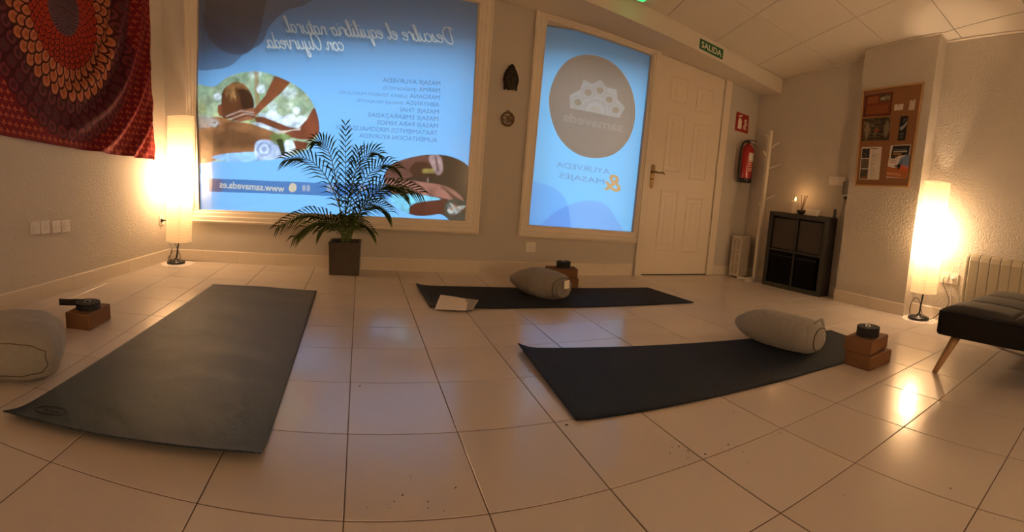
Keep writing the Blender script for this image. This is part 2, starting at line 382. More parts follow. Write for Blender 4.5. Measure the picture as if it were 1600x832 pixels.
class Canvas:
    """a print, sampled on a grid over [a0,a1]x[b0,b1] metres; img rgb + how translucent"""
    def __init__(s, a0, a1, b0, b1, res, base, alpha=0.0, tf=None):
        s.a0, s.a1, s.b0, s.b1 = a0, a1, b0, b1
        s.nu = max(2, int((a1 - a0) * res)); s.nv = max(2, int((b1 - b0) * res))
        s.A, s.B = np.meshgrid(np.linspace(a0, a1, s.nu + 1), np.linspace(b0, b1, s.nv + 1))
        s.img = np.ones(s.A.shape + (4,)); s.img[..., :3] = base; s.img[..., 3] = alpha; s.tf = tf
        s.da = (a1 - a0) / s.nu; s.db = (b1 - b0) / s.nv
    def pts(s, P): return np.array([s.tf(p[0], p[1]) if s.tf else (p[0], p[1]) for p in P], float)
    def blur(s, m, r):
        k = max(1, int(r / s.da)); 
        for ax in (0, 1):
            for _ in range(2):
                pad = [(0, 0), (0, 0)]; pad[ax] = (k + 1, k); c = np.cumsum(np.pad(m, pad, mode='edge'), axis=ax)
                m = (np.take(c, range(2 * k + 1, c.shape[ax]), ax) - np.take(c, range(0, c.shape[ax] - 2 * k - 1), ax)) / (2 * k + 1)
        return m
    def mask(s, P):
        P = s.pts(P); m = np.zeros(s.A.shape)
        i0, i1 = max(0, int((P[:, 0].min() - s.a0) / s.da)), min(s.nu + 1, int((P[:, 0].max() - s.a0) / s.da) + 2)
        j0, j1 = max(0, int((P[:, 1].min() - s.b0) / s.db)), min(s.nv + 1, int((P[:, 1].max() - s.b0) / s.db) + 2)
        if i1 <= i0 or j1 <= j0: return m
        A, B = s.A[j0:j1, i0:i1], s.B[j0:j1, i0:i1]; ins = np.zeros(A.shape, bool)
        for k in range(len(P)):
            (x0, y0), (x1, y1) = P[k - 1], P[k]
            if y0 == y1: continue
            c = ((B >= min(y0, y1)) & (B < max(y0, y1))) & (A < x0 + (B - y0) * (x1 - x0) / (y1 - y0)); ins ^= c
        m[j0:j1, i0:i1] = ins; return m
    def put(s, m, c, k=1.0, alpha=None):
        m = (m * k)[..., None]; s.img[..., :3] = s.img[..., :3] * (1 - m) + np.array(c) * m
        if alpha is not None: s.img[..., 3:] = s.img[..., 3:] * (1 - m) + alpha * m
    def poly(s, P, c, k=1.0, alpha=None, blur=0, clip=None):
        m = s.mask(P)
        if blur: m = s.blur(m, blur)
        if clip is not None: m = m * clip
        s.put(m, c, k, alpha); return m
    def shape(s, P, c, k=1.0, alpha=None, blur=0, clip=None): return s.poly(spline(P, 8, True), c, k, alpha, blur, clip)
    def tris(s, T, ss=3):
        """coverage mask of triangles given in canvas coordinates (after tf)"""
        w, h = (s.nu + 1) * ss, (s.nv + 1) * ss; m = np.zeros((h, w), np.float32)
        X = (T[..., 0] - s.a0) / s.da * ss + (ss - 1) / 2; Y = (T[..., 1] - s.b0) / s.db * ss + (ss - 1) / 2
        for x, y in zip(X, Y):
            i0, i1, j0, j1 = int(max(0, x.min())), int(min(w - 1, x.max() + 1)), int(max(0, y.min())), int(min(h - 1, y.max() + 1))
            if i1 < i0 or j1 < j0: continue
            gx, gy = np.meshgrid(np.arange(i0, i1 + 1), np.arange(j0, j1 + 1))
            d = [(x[(k + 1) % 3] - x[k]) * (gy - y[k]) - (y[(k + 1) % 3] - y[k]) * (gx - x[k]) for k in range(3)]
            ins = ((d[0] >= 0) & (d[1] >= 0) & (d[2] >= 0)) | ((d[0] <= 0) & (d[1] <= 0) & (d[2] <= 0))
            m[j0:j1 + 1, i0:i1 + 1] = np.maximum(m[j0:j1 + 1, i0:i1 + 1], ins)
        return m.reshape(s.nv + 1, ss, s.nu + 1, ss).mean((1, 3))
    def text(s, T, p0, p1, h, c, k=1.0, alpha=None, ux=None):
        """letters T laid from p0 (reading start) to p1 (end); h = letter height; all in source coordinates"""
        p0, p1 = np.array(p0, float), np.array(p1, float); W = T[..., 0].max(); up = np.array(ux if ux else (0, -h), float)
        Q = p0 + T[..., :1] / W * (p1 - p0) + T[..., 1:] * up
        if s.tf: Q = np.array([[s.tf(*p) for p in t] for t in Q])
        m = s.tris(Q); s.put(m, c, k, alpha); return m
    def build(s, name, m, surf, parent=None):
        """surf(A, B) -> array of world points"""
        P = surf(s.A, s.B).reshape(-1, 3); n, q = s.nu + 1, s.nv + 1
        if parent is not None: P = P - np.array(ORG[parent.name])
        idx = np.arange(n * q).reshape(q, n); Fq = np.stack([idx[:-1, :-1], idx[:-1, 1:], idx[1:, 1:], idx[1:, :-1]], -1).reshape(-1, 4)
        me = bpy.data.meshes.new(name); me.vertices.add(len(P)); me.vertices.foreach_set('co', P.astype(np.float32).ravel())
        me.loops.add(Fq.size); me.loops.foreach_set('vertex_index', Fq.astype(np.int32).ravel())
        me.polygons.add(len(Fq)); me.polygons.foreach_set('loop_start', np.arange(0, Fq.size, 4, dtype=np.int32)); me.polygons.foreach_set('loop_total', np.full(len(Fq), 4, np.int32))
        me.update(); me.polygons.foreach_set('use_smooth', np.ones(len(Fq), bool))
        at = me.attributes.new('print', 'FLOAT_COLOR', 'POINT'); at.data.foreach_set('color', np.clip(s.img, 0, 1).astype(np.float32).ravel())
        me.materials.append(m); o = bpy.data.objects.new(name, me); col.objects.link(o); ORG[o.name] = Vector((0, 0, 0))
        if parent is not None: o.parent = parent; ORG[o.name] = ORG[parent.name]
        return o
def lin(*c): return tuple(((v / 255 + .055) / 1.055) ** 2.4 if v > 10 else v / 255 / 12.92 for v in c)

# ------------------------------------------------------------------ the room: floor
COLX = {-2: -2.074, -1: -1.082, 0: .147, 1: 1.142, 2: 2.110, 3: 3.037, 4: 3.942, 5: 4.961, 6: 5.949, 7: 6.957, 8: 7.912}
ROWY = {-2: -2.124, -1: -.976, 0: -.100, 1: .982, 2: 2.05, 3: 3.11, 4: 4.022, 5: 5.034}
def colx(i): return COLX[i] if i in COLX else (i if i < 0 else i - .06)
def rowy(j): return ROWY[j] if j in ROWY else j + (.03 if j > 0 else -.05)
def fgrid(x, y, z=0):
    f = .041; X, Y = x - 3, y - 2
    return (S * (3 + X * math.cos(f) - Y * math.sin(f)), S * (2 + X * math.sin(f) + Y * math.cos(f)), z)
mb = MB(); tones = []; gp = .0045; ch = .004
for i in range(-6, 14):
    for j in range(-9, 9):
        x0, x1, y0, y1 = colx(i) + gp, colx(i + 1) - gp, rowy(j) + gp, rowy(j + 1) - gp
        zs = [random.uniform(-.00025, .00025) for _ in range(4)]
        cs = [(x0, y0), (x1, y0), (x1, y1), (x0, y1)]; ci = [(x0 + ch, y0 + ch), (x1 - ch, y0 + ch), (x1 - ch, y1 - ch), (x0 + ch, y1 - ch)]
        V = [fgrid(*c, -.0012) for c in cs] + [fgrid(*c, z) for c, z in zip(ci, zs)]
        mb.add(V, [(4, 5, 6, 7), (0, 1, 5, 4), (1, 2, 6, 5), (2, 3, 7, 6), (3, 0, 4, 7)]); tones += [random.uniform(.95, 1.03)] * 5
fl = struct(mb.build('floor', M_floor))
at = fl.data.attributes.new('tone', 'FLOAT', 'FACE'); at.data.foreach_set('value', tones)
g = MB().box((-3, -4.2, -.06), (5.2, 3.6, -.0012)).build('floor', M_grout); struct(g)

# ------------------------------------------------------------------ ceiling
def ceil_z(x, y): return 1.99 + .138 * min(max(3.67 - x, 0), 5) + .16 * min(max(2.24 - y, 0), 2.3) - .1 * max(x - 3.67, 0)
def beam_z(x): return 1.848 + .135 * min(max(3.75 - x, -.3), 5.2)
mb = MB()
cxs = [S * (10.023 + 1.45 * k) for k in range(-11, 4)]; cys = [S * (5.083 - 1.668 * k) for k in range(-2, 12)]
def cgrid(x, y): return x + .12 * (y - 1.3), y - .05 * (x - 3.3)
for a, b in zip(cxs[:-1], cxs[1:]):
    for c, d in zip(cys[1:], cys[:-1]):
        g_ = .0025; q = [cgrid(a + g_, c + g_), cgrid(b - g_, c + g_), cgrid(b - g_, d - g_), cgrid(a + g_, d - g_)]
        V = [(x, y, ceil_z(x, y) + random.uniform(-.001, .002)) for x, y in q]; V += [(x, y, ceil_z(x, y) + .012) for x, y in q]
        mb.add(V, [(0, 3, 2, 1), (4, 5, 6, 7), (0, 1, 5, 4), (1, 2, 6, 5), (2, 3, 7, 6), (3, 0, 4, 7)])
struct(mb.build('ceiling', M_ceil))
mb = MB()
mb.grid(lambda u, v: ((-3 + 8.2 * u), (-4.2 + 8 * v), ceil_z(-3 + 8.2 * u, -4.2 + 8 * v) + .02), 120, 120, False)
struct(mb.build('ceiling', mat('ceiling_grid', (.34, .28, .21), .8)))

# ------------------------------------------------------------------ walls
REAR = -3.3
CL = Vector((left_x(2.94), back_y(left_x(2.94)), 0)); XCORN = 3.745
W1 = dict(x0=-1.06, x1=1.15, z0=.43, z1=2.36)       # clear openings behind the frames
W2 = dict(x0=1.64, x1=2.575, z0=.385, z1=2.05)
def wall_rect(mb, x0, x1, z0, z1, th=.30):
    a, b = bwp(x0, z0), bwp(x1, z0); mb.slab([a, b, bwp(x1, z1), bwp(x0, z1)], (.085 * th, th, 0))
mb = MB(); top = 3.0
wall_rect(mb, -1.8, W1['x0'], -.06, top); wall_rect(mb, W1['x0'], W1['x1'], -.06, W1['z0']); wall_rect(mb, W1['x0'], W1['x1'], W1['z1'], top)
wall_rect(mb, W1['x1'], W2['x0'], -.06, top); wall_rect(mb, W2['x0'], W2['x1'], -.06, W2['z0']); wall_rect(mb, W2['x0'], W2['x1'], W2['z1'], top)
wall_rect(mb, W2['x1'], 4.3, -.06, top)
struct(mb.build('wall_back', M_wall))
def wallq(name, a, b, n, th=.12, m=M_stucco, z1=3.3):
    mb = MB(); mb.slab([(a[0], a[1], -.06), (b[0], b[1], -.06), (b[0], b[1], z1), (a[0], a[1], z1)], Vector(n) * th); return struct(mb.build(name, m))
wallq('wall_left', (left_x(REAR - .2), REAR - .2), (left_x(3.0), 3.0), (-1, .095, 0))
wallq('wall_right', (right_x(2.6), 2.6), (right_x(REAR - .2), REAR - .2), (1, .05, 0))
wallq('wall_rear', (-2.2, REAR), (4.3, REAR), (0, -1, 0), m=M_wall)
# the pillar that stands out of the right wall and carries the cork board
PX0, PX1, PY0, PY1 = 3.71, 3.69, .665, 1.30         # front face x at the near and far edge, near y, far y
mb = MB(); mb.slab([(PX0, PY0, -.02), (right_x(PY0) + .05, PY0, -.02), (right_x(PY1) + .05, PY1, -.02), (PX1, PY1, -.02)], (0, 0, 2.9))
struct(mb.build('wall_pillar', M_stucco, bevel=.004))
# the boxed beam over the window wall
mb = MB(); n = 24
YBM = 2.24
sec = []
for k in range(n + 1):
    x = -1.75 + 5.75 * k / n; zb = beam_z(x)
    sec.append([(x, YBM, zb), (x, back_y(x) + .05, zb), (x, back_y(x) + .05, 3.0), (x, YBM, ceil_z(x, YBM) + .05)])
for k in range(n):
    a, b = sec[k], sec[k + 1]
    mb.add(a + b, [(0, 4, 5, 1), (1, 5, 6, 2), (3, 2, 6, 7), (0, 3, 7, 4)])
mb.add(sec[0] + sec[-1], [(0, 1, 2, 3), (7, 6, 5, 4)])
struct(mb.build('trim_1', mat('beam_paint', (.70, .64, .56), .7)))
# light moulding where the ceiling meets the right wall
def moulding(name, pts, h=.012, d=.012):
    P2 = []
    for (xa, ya), (xb, yb) in zip(pts[:-1], pts[1:]):
        k_ = max(1, int(math.hypot(xb - xa, yb - ya) / .15)); P2 += [(xa + (xb - xa) * i / k_, ya + (yb - ya) * i / k_) for i in range(k_)]
    P2.append(pts[-1])
    mb = MB(); mb.tube([(x, y, ceil_z(x, y) - .004) for x, y in P2], h, 4); return struct(mb.build(name, M_trimw))
moulding('trim_2', [(right_x(-3) - .004, -3), (right_x(PY0) - .006, PY0 - .006)] )
moulding('trim_3', [(right_x(PY0) - .006, PY0 - .006), (PX0 - .006, PY0 - .006), (PX1 - .006, PY1), (right_x(PY1) - .006, PY1 + .01), (right_x(YBM) - .006, YBM - .01)], h=.007)

# skirting tiles
def skirting(name, a, b, n, h=.105, t=.010, seglen=.33):
    a, b = Vector((a[0], a[1], 0)), Vector((b[0], b[1], 0)); L = (b - a).length; d = (b - a) / L; n = Vector((n[0], n[1], 0)).normalized()
    mb = MB(); k = 0; s0 = 0
    while s0 < L - 1e-4:
        s1 = min(L, s0 + seglen); p, q = a + d * (s0 + .0008), a + d * (s1 - .0008)
        prof = [(0, 0), (t, 0), (t, h - .006), (t - .004, h), (0, h)]
        V = [P + n * u + Vector((0, 0, v)) for P in (p, q) for u, v in prof]
        mb.add(V, [(0, 1, 2, 3, 4), (9, 8, 7, 6, 5)] + [(i, i + 5, (i + 1) % 5 + 5, (i + 1) % 5) for i in range(5)]); s0 = s1
    return struct(mb.build(name, M_base))
skirting('baseboard_left', (left_x(REAR), REAR), (CL.x, CL.y), (1, -.095))
skirting('baseboard_back', (CL.x, CL.y), (2.565, back_y(2.565)), (-.085, -1))
skirting('baseboard_corner', (3.40, back_y(3.40)), (XCORN, back_y(XCORN)), (-.085, -1), h=.09)
skirting('baseboard_right', (right_x(2.49), 2.49), (right_x(PY1), PY1), (-1, -.05), h=.09)
skirting('baseboard_pillar', (PX1, PY1), (PX0, PY0 - .01), (-1, 0), h=.095)
skirting('baseboard_alcove', (right_x(PY0), PY0), (right_x(REAR), REAR), (-1, -.05), h=.095)

# ------------------------------------------------------------------ windows
PROF = [(0, 0), (0, .028), (.14, .036), (.20, .026), (.48, .026), (.54, .018), (.80, .016), (.86, .010), (1, .010), (1, -.03)]
def frame_sweep(outer, inner, prof=PROF):
    """mitred moulding between two quads of (x, z) on the back wall"""
    mb = MB(); V = []
    for (ox, oz), (ix, iz) in zip(outer, inner):
        for t, d in prof: V.append(bwp(ox + (ix - ox) * t, oz + (iz - oz) * t, d))
    n = len(prof); Fc = []
    for k in range(4):
        k2 = (k + 1) % 4
        for j in range(n - 1): Fc.append((k * n + j, k * n + j + 1, k2 * n + j + 1, k2 * n + j))
        Fc.append((k * n, k2 * n, k2 * n + n - 1, k * n + n - 1))
    return mb.add(V, Fc)
def xz(px, py): p = BW(px, py); return (p.x, p.z)
def window(name, outer, inner, glass):
    w = thing(name, kind='structure', loc=bwp((inner[0][0] + inner[1][0]) / 2, inner[0][1]))
    frame_sweep(outer, inner).build('window_frame', M_trimw, w)
    x0, x1, z0, z1 = glass
    mb = MB(); mb.slab([bwp(x0, z0, -.03), bwp(x1, z0, -.03), bwp(x1, z1, -.03), bwp(x0, z1, -.03)], (.085 * .004, .004, 0)); mb.build('pane', M_glass, w)
    return w
w1i = [xz(303.7, 327.7), xz(727, 345.8), (xz(750.5, 4.3)[0], 2.153), (xz(309.4, 0)[0] + .005, 2.42)]
w1o = [(xz(303, 347)[0] - .0, xz(303, 347)[1]), xz(746.3, 366), (xz(772, 0)[0], 2.192), (xz(287.7, 0)[0], 2.47)]
w1o[0] = (-1.135, w1o[0][1])
window('window_1', w1o, w1i, (W1['x0'] - .05, W1['x1'] + .02, W1['z0'] - .0, W1['z1'] + .03))
w2i = [xz(825.6, 351.7), xz(988.8, 363), xz(1018.8, 86.3), xz(855, 32.5)]
w2o = [xz(808.5, 369.4), xz(992.7, 379.8), (2.605, 2.005), (1.587, 2.143)]
window('window_2', w2o, w2i, (W2['x0'] - .01, W2['x1'] + .03, W2['z0'] - .0, W2['z1'] + .05))

# street side: reveal lining is the wall itself; added light-blocking slabs, pavement
FILM = -.036
def film_surf(A, B): return np.stack([A, 2.70 - .085 * (A - 1.5) - FILM, B], -1)
sky_blue = lin(165, 215, 255)
fx = lambda x, y: xz(x, y)
# --- window 1 print
print('paint window 1')
C = Canvas(-1.10, 1.18, .42, 2.43, 330, (.20, .49, .84), .50, fx)
# drifting dark shapes, upper left
C.shape([(300, 104), (335, 107), (360, 100), (380, 82), (407, 65), (420, 38), (445, 15), (480, 2), (500, -30), (280, -40), (280, 60)], (.028, .055, .12), .62)
C.shape([(318, 10), (316, 35), (328, 62), (352, 80), (383, 82), (400, 60), (409, 25), (409, -20), (330, -30)], (.010, .018, .035), .60)
# round photograph with massage
ph = C.mask(spline([(298, 140), (332, 134), (352, 120), (375, 112), (400, 110), (420, 114), (450, 126), (478, 146), (494, 175), (498, 205), (488, 225), (470, 238), (430, 249), (380, 253), (340, 252), (298, 246)], 8, True))
C.put(ph, (.42, .50, .30), 1)
rs = random.Random(3)
for _ in range(70):
    x, y, r = rs.uniform(300, 500), rs.uniform(108, 205), rs.uniform(4, 14)
    c = rs.choice([(.75, .80, .62), (.20, .34, .16), (.55, .55, .18), (.35, .50, .32), (.80, .90, .85), (.45, .42, .12), (.28, .40, .25)])
    C.shape([(x + r * math.cos(a), y + r * math.sin(a)) for a in (0, 1.05, 2.1, 3.14, 4.2, 5.24)], c, .6, blur=.008, clip=ph)
C.poly([(395, 111), (402, 111), (404, 160), (397, 165)], (.40, .24, .08), .8, blur=.004, clip=ph)
for x, y, r in ((406, 138, 7), (424, 180, 9), (452, 188, 11), (470, 190, 10), (462, 172, 6), (338, 150, 6)):
    C.shape([(x + r * math.cos(a), y + r * math.sin(a)) for a in (0, 1.05, 2.1, 3.14, 4.2, 5.24)], (.92, .98, 1), .95, blur=.006, clip=ph)
C.poly([(400, 176), (430, 176), (470, 196), (470, 206), (410, 190)], (.85, .93, 1), .8, blur=.006, clip=ph)
# lying back, body
body = [(290, 185), (318, 184), (340, 182), (360, 188), (385, 192), (405, 198), (425, 206), (440, 218), (420, 232), (385, 238), (352, 240), (335, 250), (300, 262), (280, 240)]
C.shape(body, lin(150, 95, 58), 1, clip=ph); 
C.shape([(300, 182), (318, 181), (335, 186), (340, 193), (325, 198), (300, 200)], lin(196, 182, 170), .75, blur=.012, clip=ph)
C.shape([(318, 206), (400, 206), (415, 222), (360, 232), (330, 226)], lin(90, 55, 32), .7, blur=.02, clip=ph)
C.shape([(405, 220), (425, 216), (430, 226), (408, 232)], lin(190, 105, 60), .8, blur=.012, clip=ph)
for k in range(16): C.shape([(320 + rs.uniform(0, 20), 189 + rs.uniform(0, 10)) for _ in range(4)], rs.choice([(.6, .55, .5), (.1, .06, .04)]), .5, clip=ph)
C.shape([(330, 247), (352, 240), (400, 237), (440, 236), (440, 250), (380, 255)], lin(150, 190, 230), 1, clip=ph)
# head
C.shape([(345, 182), (344, 155), (348, 138), (365, 128), (382, 134), (393, 150), (394, 168), (385, 178), (365, 184)], lin(92, 48, 26), 1, clip=ph)
C.shape([(349, 146), (352, 134), (366, 127), (380, 131), (386, 142), (372, 150), (356, 152)], lin(150, 98, 55), 1, blur=.003, clip=ph)
for k in range(26): C.poly([(350 + 1.5 * k, 150 - 12 * math.sin(k / 8) + rs.uniform(-4, 4)), (353 + 1.5 * k, 146 - 14 * math.sin(k / 8) + rs.uniform(-4, 4)), (356 + 1.4 * k, 160 + rs.uniform(-8, 8))], rs.choice([lin(176, 122, 72), lin(70, 36, 20), lin(110, 66, 36)]), .7, clip=ph)
C.shape([(370, 140), (384, 140), (395, 158), (392, 174), (378, 168), (372, 150)], lin(38, 18, 10), .9, blur=.006, clip=ph)
C.shape([(338, 166), (344, 163), (345, 178), (340, 180)], lin(120, 62, 35), 1, clip=ph)
# arms and hands
C.poly([(428, 117), (453, 127), (440, 142), (400, 178), (392, 172), (412, 150), (420, 132)], lin(128, 66, 38), 1, clip=ph)
C.poly([(392, 168), (400, 178), (394, 186), (372, 190), (352, 184), (374, 172)], lin(150, 90, 60), 1, clip=ph)
for k in range(4): C.poly([(350 + 3 * k, 181 + 2 * k), (374 + 4 * k, 171.5 + 2.2 * k), (396, 175 + 2 * k), (394, 176.6 + 2 * k), (374 + 4 * k, 173.3 + 2.2 * k), (352 + 3 * k, 182.5 + 2 * k)], lin(205, 170, 150) if k % 2 == 0 else lin(70, 34, 20), .85, clip=ph)
C.poly([(395, 182), (410, 182), (450, 198), (470, 200), (480, 190), (470, 208), (440, 208), (400, 192)], lin(122, 62, 38), 1, clip=ph)
C.poly([(495, 165), (500, 205), (486, 218), (470, 218), (452, 214), (440, 206), (466, 199), (478, 186), (487, 170)], lin(125, 60, 38), 1, clip=ph)
C.poly([(455, 219), (480, 222), (478, 232), (458, 236)], lin(120, 58, 38), 1, clip=ph)
C.poly([(390, 191), (405, 191), (440, 205), (438, 208), (402, 197)], lin(225, 232, 240), .9, clip=ph)
for k in range(4): C.poly([(432, 209 - 1.6 * k), (468, 198 + 1.2 * k), (469, 199.3 + 1.2 * k), (433, 210.5 - 1.6 * k)], lin(215, 190, 170), .8, clip=ph)
# rolled towel, flower
C.shape([(396, 232), (398, 222), (410, 218), (425, 220), (440, 222), (456, 222), (458, 236), (440, 246), (410, 250), (397, 243)], lin(190, 200, 225), 1, clip=ph)
for r in (12, 8, 4): C.shape([(411 + r * math.cos(a), 233 + r * math.sin(a)) for a in (0, 1.05, 2.1, 3.14, 4.2, 5.24)], lin(130, 145, 180) if r != 8 else lin(205, 215, 235), .8, clip=ph)
C.shape([(420, 212), (436, 208), (452, 212), (448, 222), (430, 226)], lin(110, 130, 70), .9, blur=.003, clip=ph)
C.poly([(430, 218), (440, 216), (445, 240), (439, 243)], lin(30, 50, 22), 1, clip=ph)
C.shape([(444, 220), (456, 220), (460, 234), (448, 238)], lin(235, 240, 238), .9, clip=ph)
# second photograph, hands with oil
p2 = C.mask(spline([(606, 262), (622, 252), (650, 244), (680, 241), (710, 246), (735, 262), (745, 300), (745, 350), (720, 350), (705, 346), (690, 336), (672, 338), (650, 338), (628, 330), (612, 314), (604, 295), (600, 278)], 8, True))
C.put(p2, lin(30, 26, 20), 1)
C.shape([(604, 262), (640, 246), (670, 244), (668, 262), (650, 274), (625, 282), (604, 290)], lin(105, 62, 52), 1, clip=p2)
C.shape([(672, 243), (688, 243), (693, 262), (690, 272), (682, 272), (674, 258)], lin(165, 130, 125), 1, blur=.003, clip=p2)
C.poly([(680, 243), (683, 243), (687, 268), (683, 268)], lin(70, 40, 36), .8, clip=p2)
C.shape([(640, 266), (652, 252), (672, 256), (676, 268), (660, 276), (650, 276)], lin(58, 26, 18), 1, clip=p2)
C.poly([(661, 264), (679, 264), (679, 271), (661, 271)], lin(165, 140, 70), .9, blur=.002, clip=p2)
C.shape([(662, 272), (678, 272), (675, 279), (666, 279)], lin(40, 16, 12), 1, clip=p2)
C.poly([(668, 278), (670.5, 278), (670.5, 336), (669, 336)], lin(150, 135, 120), .5, clip=p2)
C.shape([(604, 280), (640, 282), (668, 286), (700, 292), (722, 308), (728, 326), (716, 322), (700, 312), (680, 310), (650, 304), (606, 306)], lin(150, 95, 80), 1, clip=p2)
C.shape([(606, 297), (640, 301), (690, 310), (690, 316), (640, 306), (604, 312)], lin(90, 42, 30), .9, blur=.003, clip=p2)
for k in range(4): C.poly([(694 + 6 * k, 292 + 5 * k), (722 + 2 * k, 320 - 2 * k + k), (720 + 2 * k, 321.5 - 2 * k + k), (692 + 6 * k, 294 + 5 * k)], lin(60, 32, 26), .7, clip=p2)
C.shape([(610, 306), (640, 304), (665, 306), (690, 312), (680, 318), (650, 320), (640, 334), (616, 324)], lin(120, 195, 215), 1, clip=p2)
C.shape([(640, 326), (650, 318), (675, 314), (700, 314), (700, 332), (680, 336), (645, 337)], lin(78, 28, 20), 1, clip=p2)
C.shape([(698, 316), (712, 312), (740, 320), (745, 348), (708, 344), (694, 334)], lin(60, 62, 52), 1, clip=p2)
for k in range(16): C.shape([(700 + 28 * rs.random() + 4 * math.cos(a), 320 + 18 * rs.random() + 3 * math.sin(a)) for a in (0, 2, 4)], rs.choice([lin(190, 190, 180), lin(140, 80, 50), lin(95, 110, 110)]), .8, clip=p2)
ng = np.random.RandomState(4)
def mottle(scale):
    g = ng.rand(int(C.A.shape[0] / scale) + 3, int(C.A.shape[1] / scale) + 3); yy = (np.arange(C.A.shape[0]) / scale); xx = (np.arange(C.A.shape[1]) / scale)
    y0_, x0_ = yy.astype(int), xx.astype(int); fy, fx2 = (yy - y0_)[:, None], (xx - x0_)[None]; fy = fy * fy * (3 - 2 * fy); fx2 = fx2 * fx2 * (3 - 2 * fx2)
    return (g[y0_][:, x0_] * (1 - fy) + g[y0_ + 1][:, x0_] * fy) * (1 - fx2) + (g[y0_][:, x0_ + 1] * (1 - fy) + g[y0_ + 1][:, x0_ + 1] * fy) * fx2
tex = 1 + ((mottle(26) - .5) * .7 + (mottle(9) - .5) * .45 + (mottle(4) - .5) * .3)
m_ = np.clip(ph + p2, 0, 1); soft = C.img[..., :3].copy()
for c3 in range(3): soft[..., c3] = C.blur(C.img[..., c3], .0035)
C.img[..., :3] = C.img[..., :3] * (1 - m_[..., None]) + (soft * tex[..., None]) * m_[..., None]
# address ribbon
rib = C.poly([(323, 279), (420, 283), (520, 287), (610, 289), (612, 309), (520, 307), (420, 303), (325, 300)], lin(48, 100, 160), .85)
C.poly([(323, 279), (345, 280), (345, 301), (325, 300)], lin(95, 60, 75), .7, blur=.02, clip=rib)
T = text_tris('www.samaveda.es', bold=.012)
C.text(T, (443, 300.5), (341, 293.5), 11, (.95, .82, .62), 1, .3)
for x in (471, 478, 510, 517, 561, 569, 596):
    C.poly([(x, 291), (x + 4.5, 289), (x + 5.5, 298), (x + 1, 300)], (.75, .62, .45), .45, blur=.004)
C.shape([(451, 290), (456, 286), (462, 290), (461, 298), (455, 301), (450, 297)], (.90, .66, .38), .8, .4)
# headline with soft printed shadow
for s_, a_, b_ in (('Descubre el equilibrio natural', (712, 66), (441, 47.5)), ('con Ayurveda', (538, 77), (414, 73))):
    T = script_tris(s_)
    m = C.tris(np.array([[fx(*(np.array(a_) + (-2, 6) + t[0] / T[..., 0].max() * (np.array(b_) - np.array(a_)) + np.array((0, -12.5)) * t[1])) for t in tr] for tr in T]), 1)
    C.put(np.clip(C.blur(m, .012) * 1.1, 0, 1), (.05, .12, .24), .5)
    C.text(T, a_, b_, 12.5, (1, .96, .88), 1, .6)
for k, (big, small, xe) in enumerate([('MASAJE AYURVEDA', '', 598), ('MARMA ', '(ENERGETICO)', 599), ('MARDANA ', '(LIBERA TENSION MUSCULAR)', 529), ('ABHYANGA ', '(MASAJE RELAJANTE)', 556), ('MASAJE THAI', '', 626), ('MASAJE EMBARAZADAS', '', 575), ('MASAJE PARA NIÑOS', '', 589), ('TRATAMIENTOS PERSONALIZADOS', '', 524), ('ALIMENTACION AYURVEDA', '', 561)]):
    x0, y0 = 689 - .65 * k, 132.5 + 11.2 * k
    Tb = text_tris(big.strip(), bold=0)
    ink = (.04, .10, .24)
    if not small: C.text(Tb, (x0, y0), (xe, y0 - (x0 - xe) * .062), 7.2, ink, .8)
    else:
        wb = Tb[..., 0].max() * 7.0; C.text(Tb, (x0, y0), (x0 - wb, y0 - wb * .062), 7.2, ink, .8)
        C.text(text_tris(small), (x0 - wb - 4, y0 - wb * .062), (xe, y0 - (x0 - xe) * .062), 5.0, ink, .7)
f1 = C.build('printed_window_film', M_film, film_surf)
tag(f1, 'large printed backlit window sign with massage photographs and mirrored lettering', 'window sign')
# --- window 2 print
print('paint window 2')
C = Canvas(1.625, 2.62, .38, 2.12, 330, (.22, .58, .92), .50, fx)
C.shape([(826, 285), (845, 286), (868, 294), (885, 310), (892, 335), (888, 370), (815, 375), (815, 300)], (.145, .40, .86), .7)
C.shape([(842, 358), (866, 335), (895, 320), (922, 314), (948, 320), (962, 338), (968, 372), (835, 375)], (.20, .36, .76), .65)
C.put(C.mask(spline([(826, 285), (845, 286), (868, 294), (885, 310), (892, 335), (888, 370), (815, 375), (815, 300)], 8, True)) * C.mask(spline([(842, 358), (866, 335), (895, 320), (922, 314), (948, 320), (962, 338), (968, 372), (835, 375)], 8, True)), (.11, .30, .74), .6)
tan = (.84, .76, .66)
disc = [(860, 160), (865, 130), (878, 105), (895, 90), (918, 84), (940, 87), (962, 98), (980, 118), (992, 145), (996, 175), (991, 205), (978, 228), (960, 242), (937, 247), (910, 243), (885, 226), (868, 198)]
dm = C.shape(disc, tan, 1, .10)
cx_, cy_ = 928, 166
def ringp(k): return [(cx_ + (x - cx_) * k, cy_ + (y - cy_) * k) for x, y in disc]
r1 = C.mask(spline(ringp(.93), 8, True)) - C.mask(spline(ringp(.92), 8, True)); C.put(np.clip(r1, 0, 1), (.72, .62, .48), .8)
r1 = dm - C.mask(spline(ringp(.985), 8, True)); C.put(np.clip(r1, 0, 1), (.76, .66, .52), .8)
lot = (1, 1, .97)
ax, ay = (971, 184), (894, 168)          # base line of the lotus, right to left
def LP(u, v): return (894 + (971 - 894) * u + v * 8, 168 + (184 - 168) * u - v * 50)
C.poly([LP(0, 0), LP(-.06, .38), LP(.14, .62), LP(.17, .95), LP(.36, .86), LP(.50, 1.06), LP(.66, .86), LP(.86, .85), LP(.90, .55), LP(1.08, .36), LP(1, 0)], lot, 1, .14)
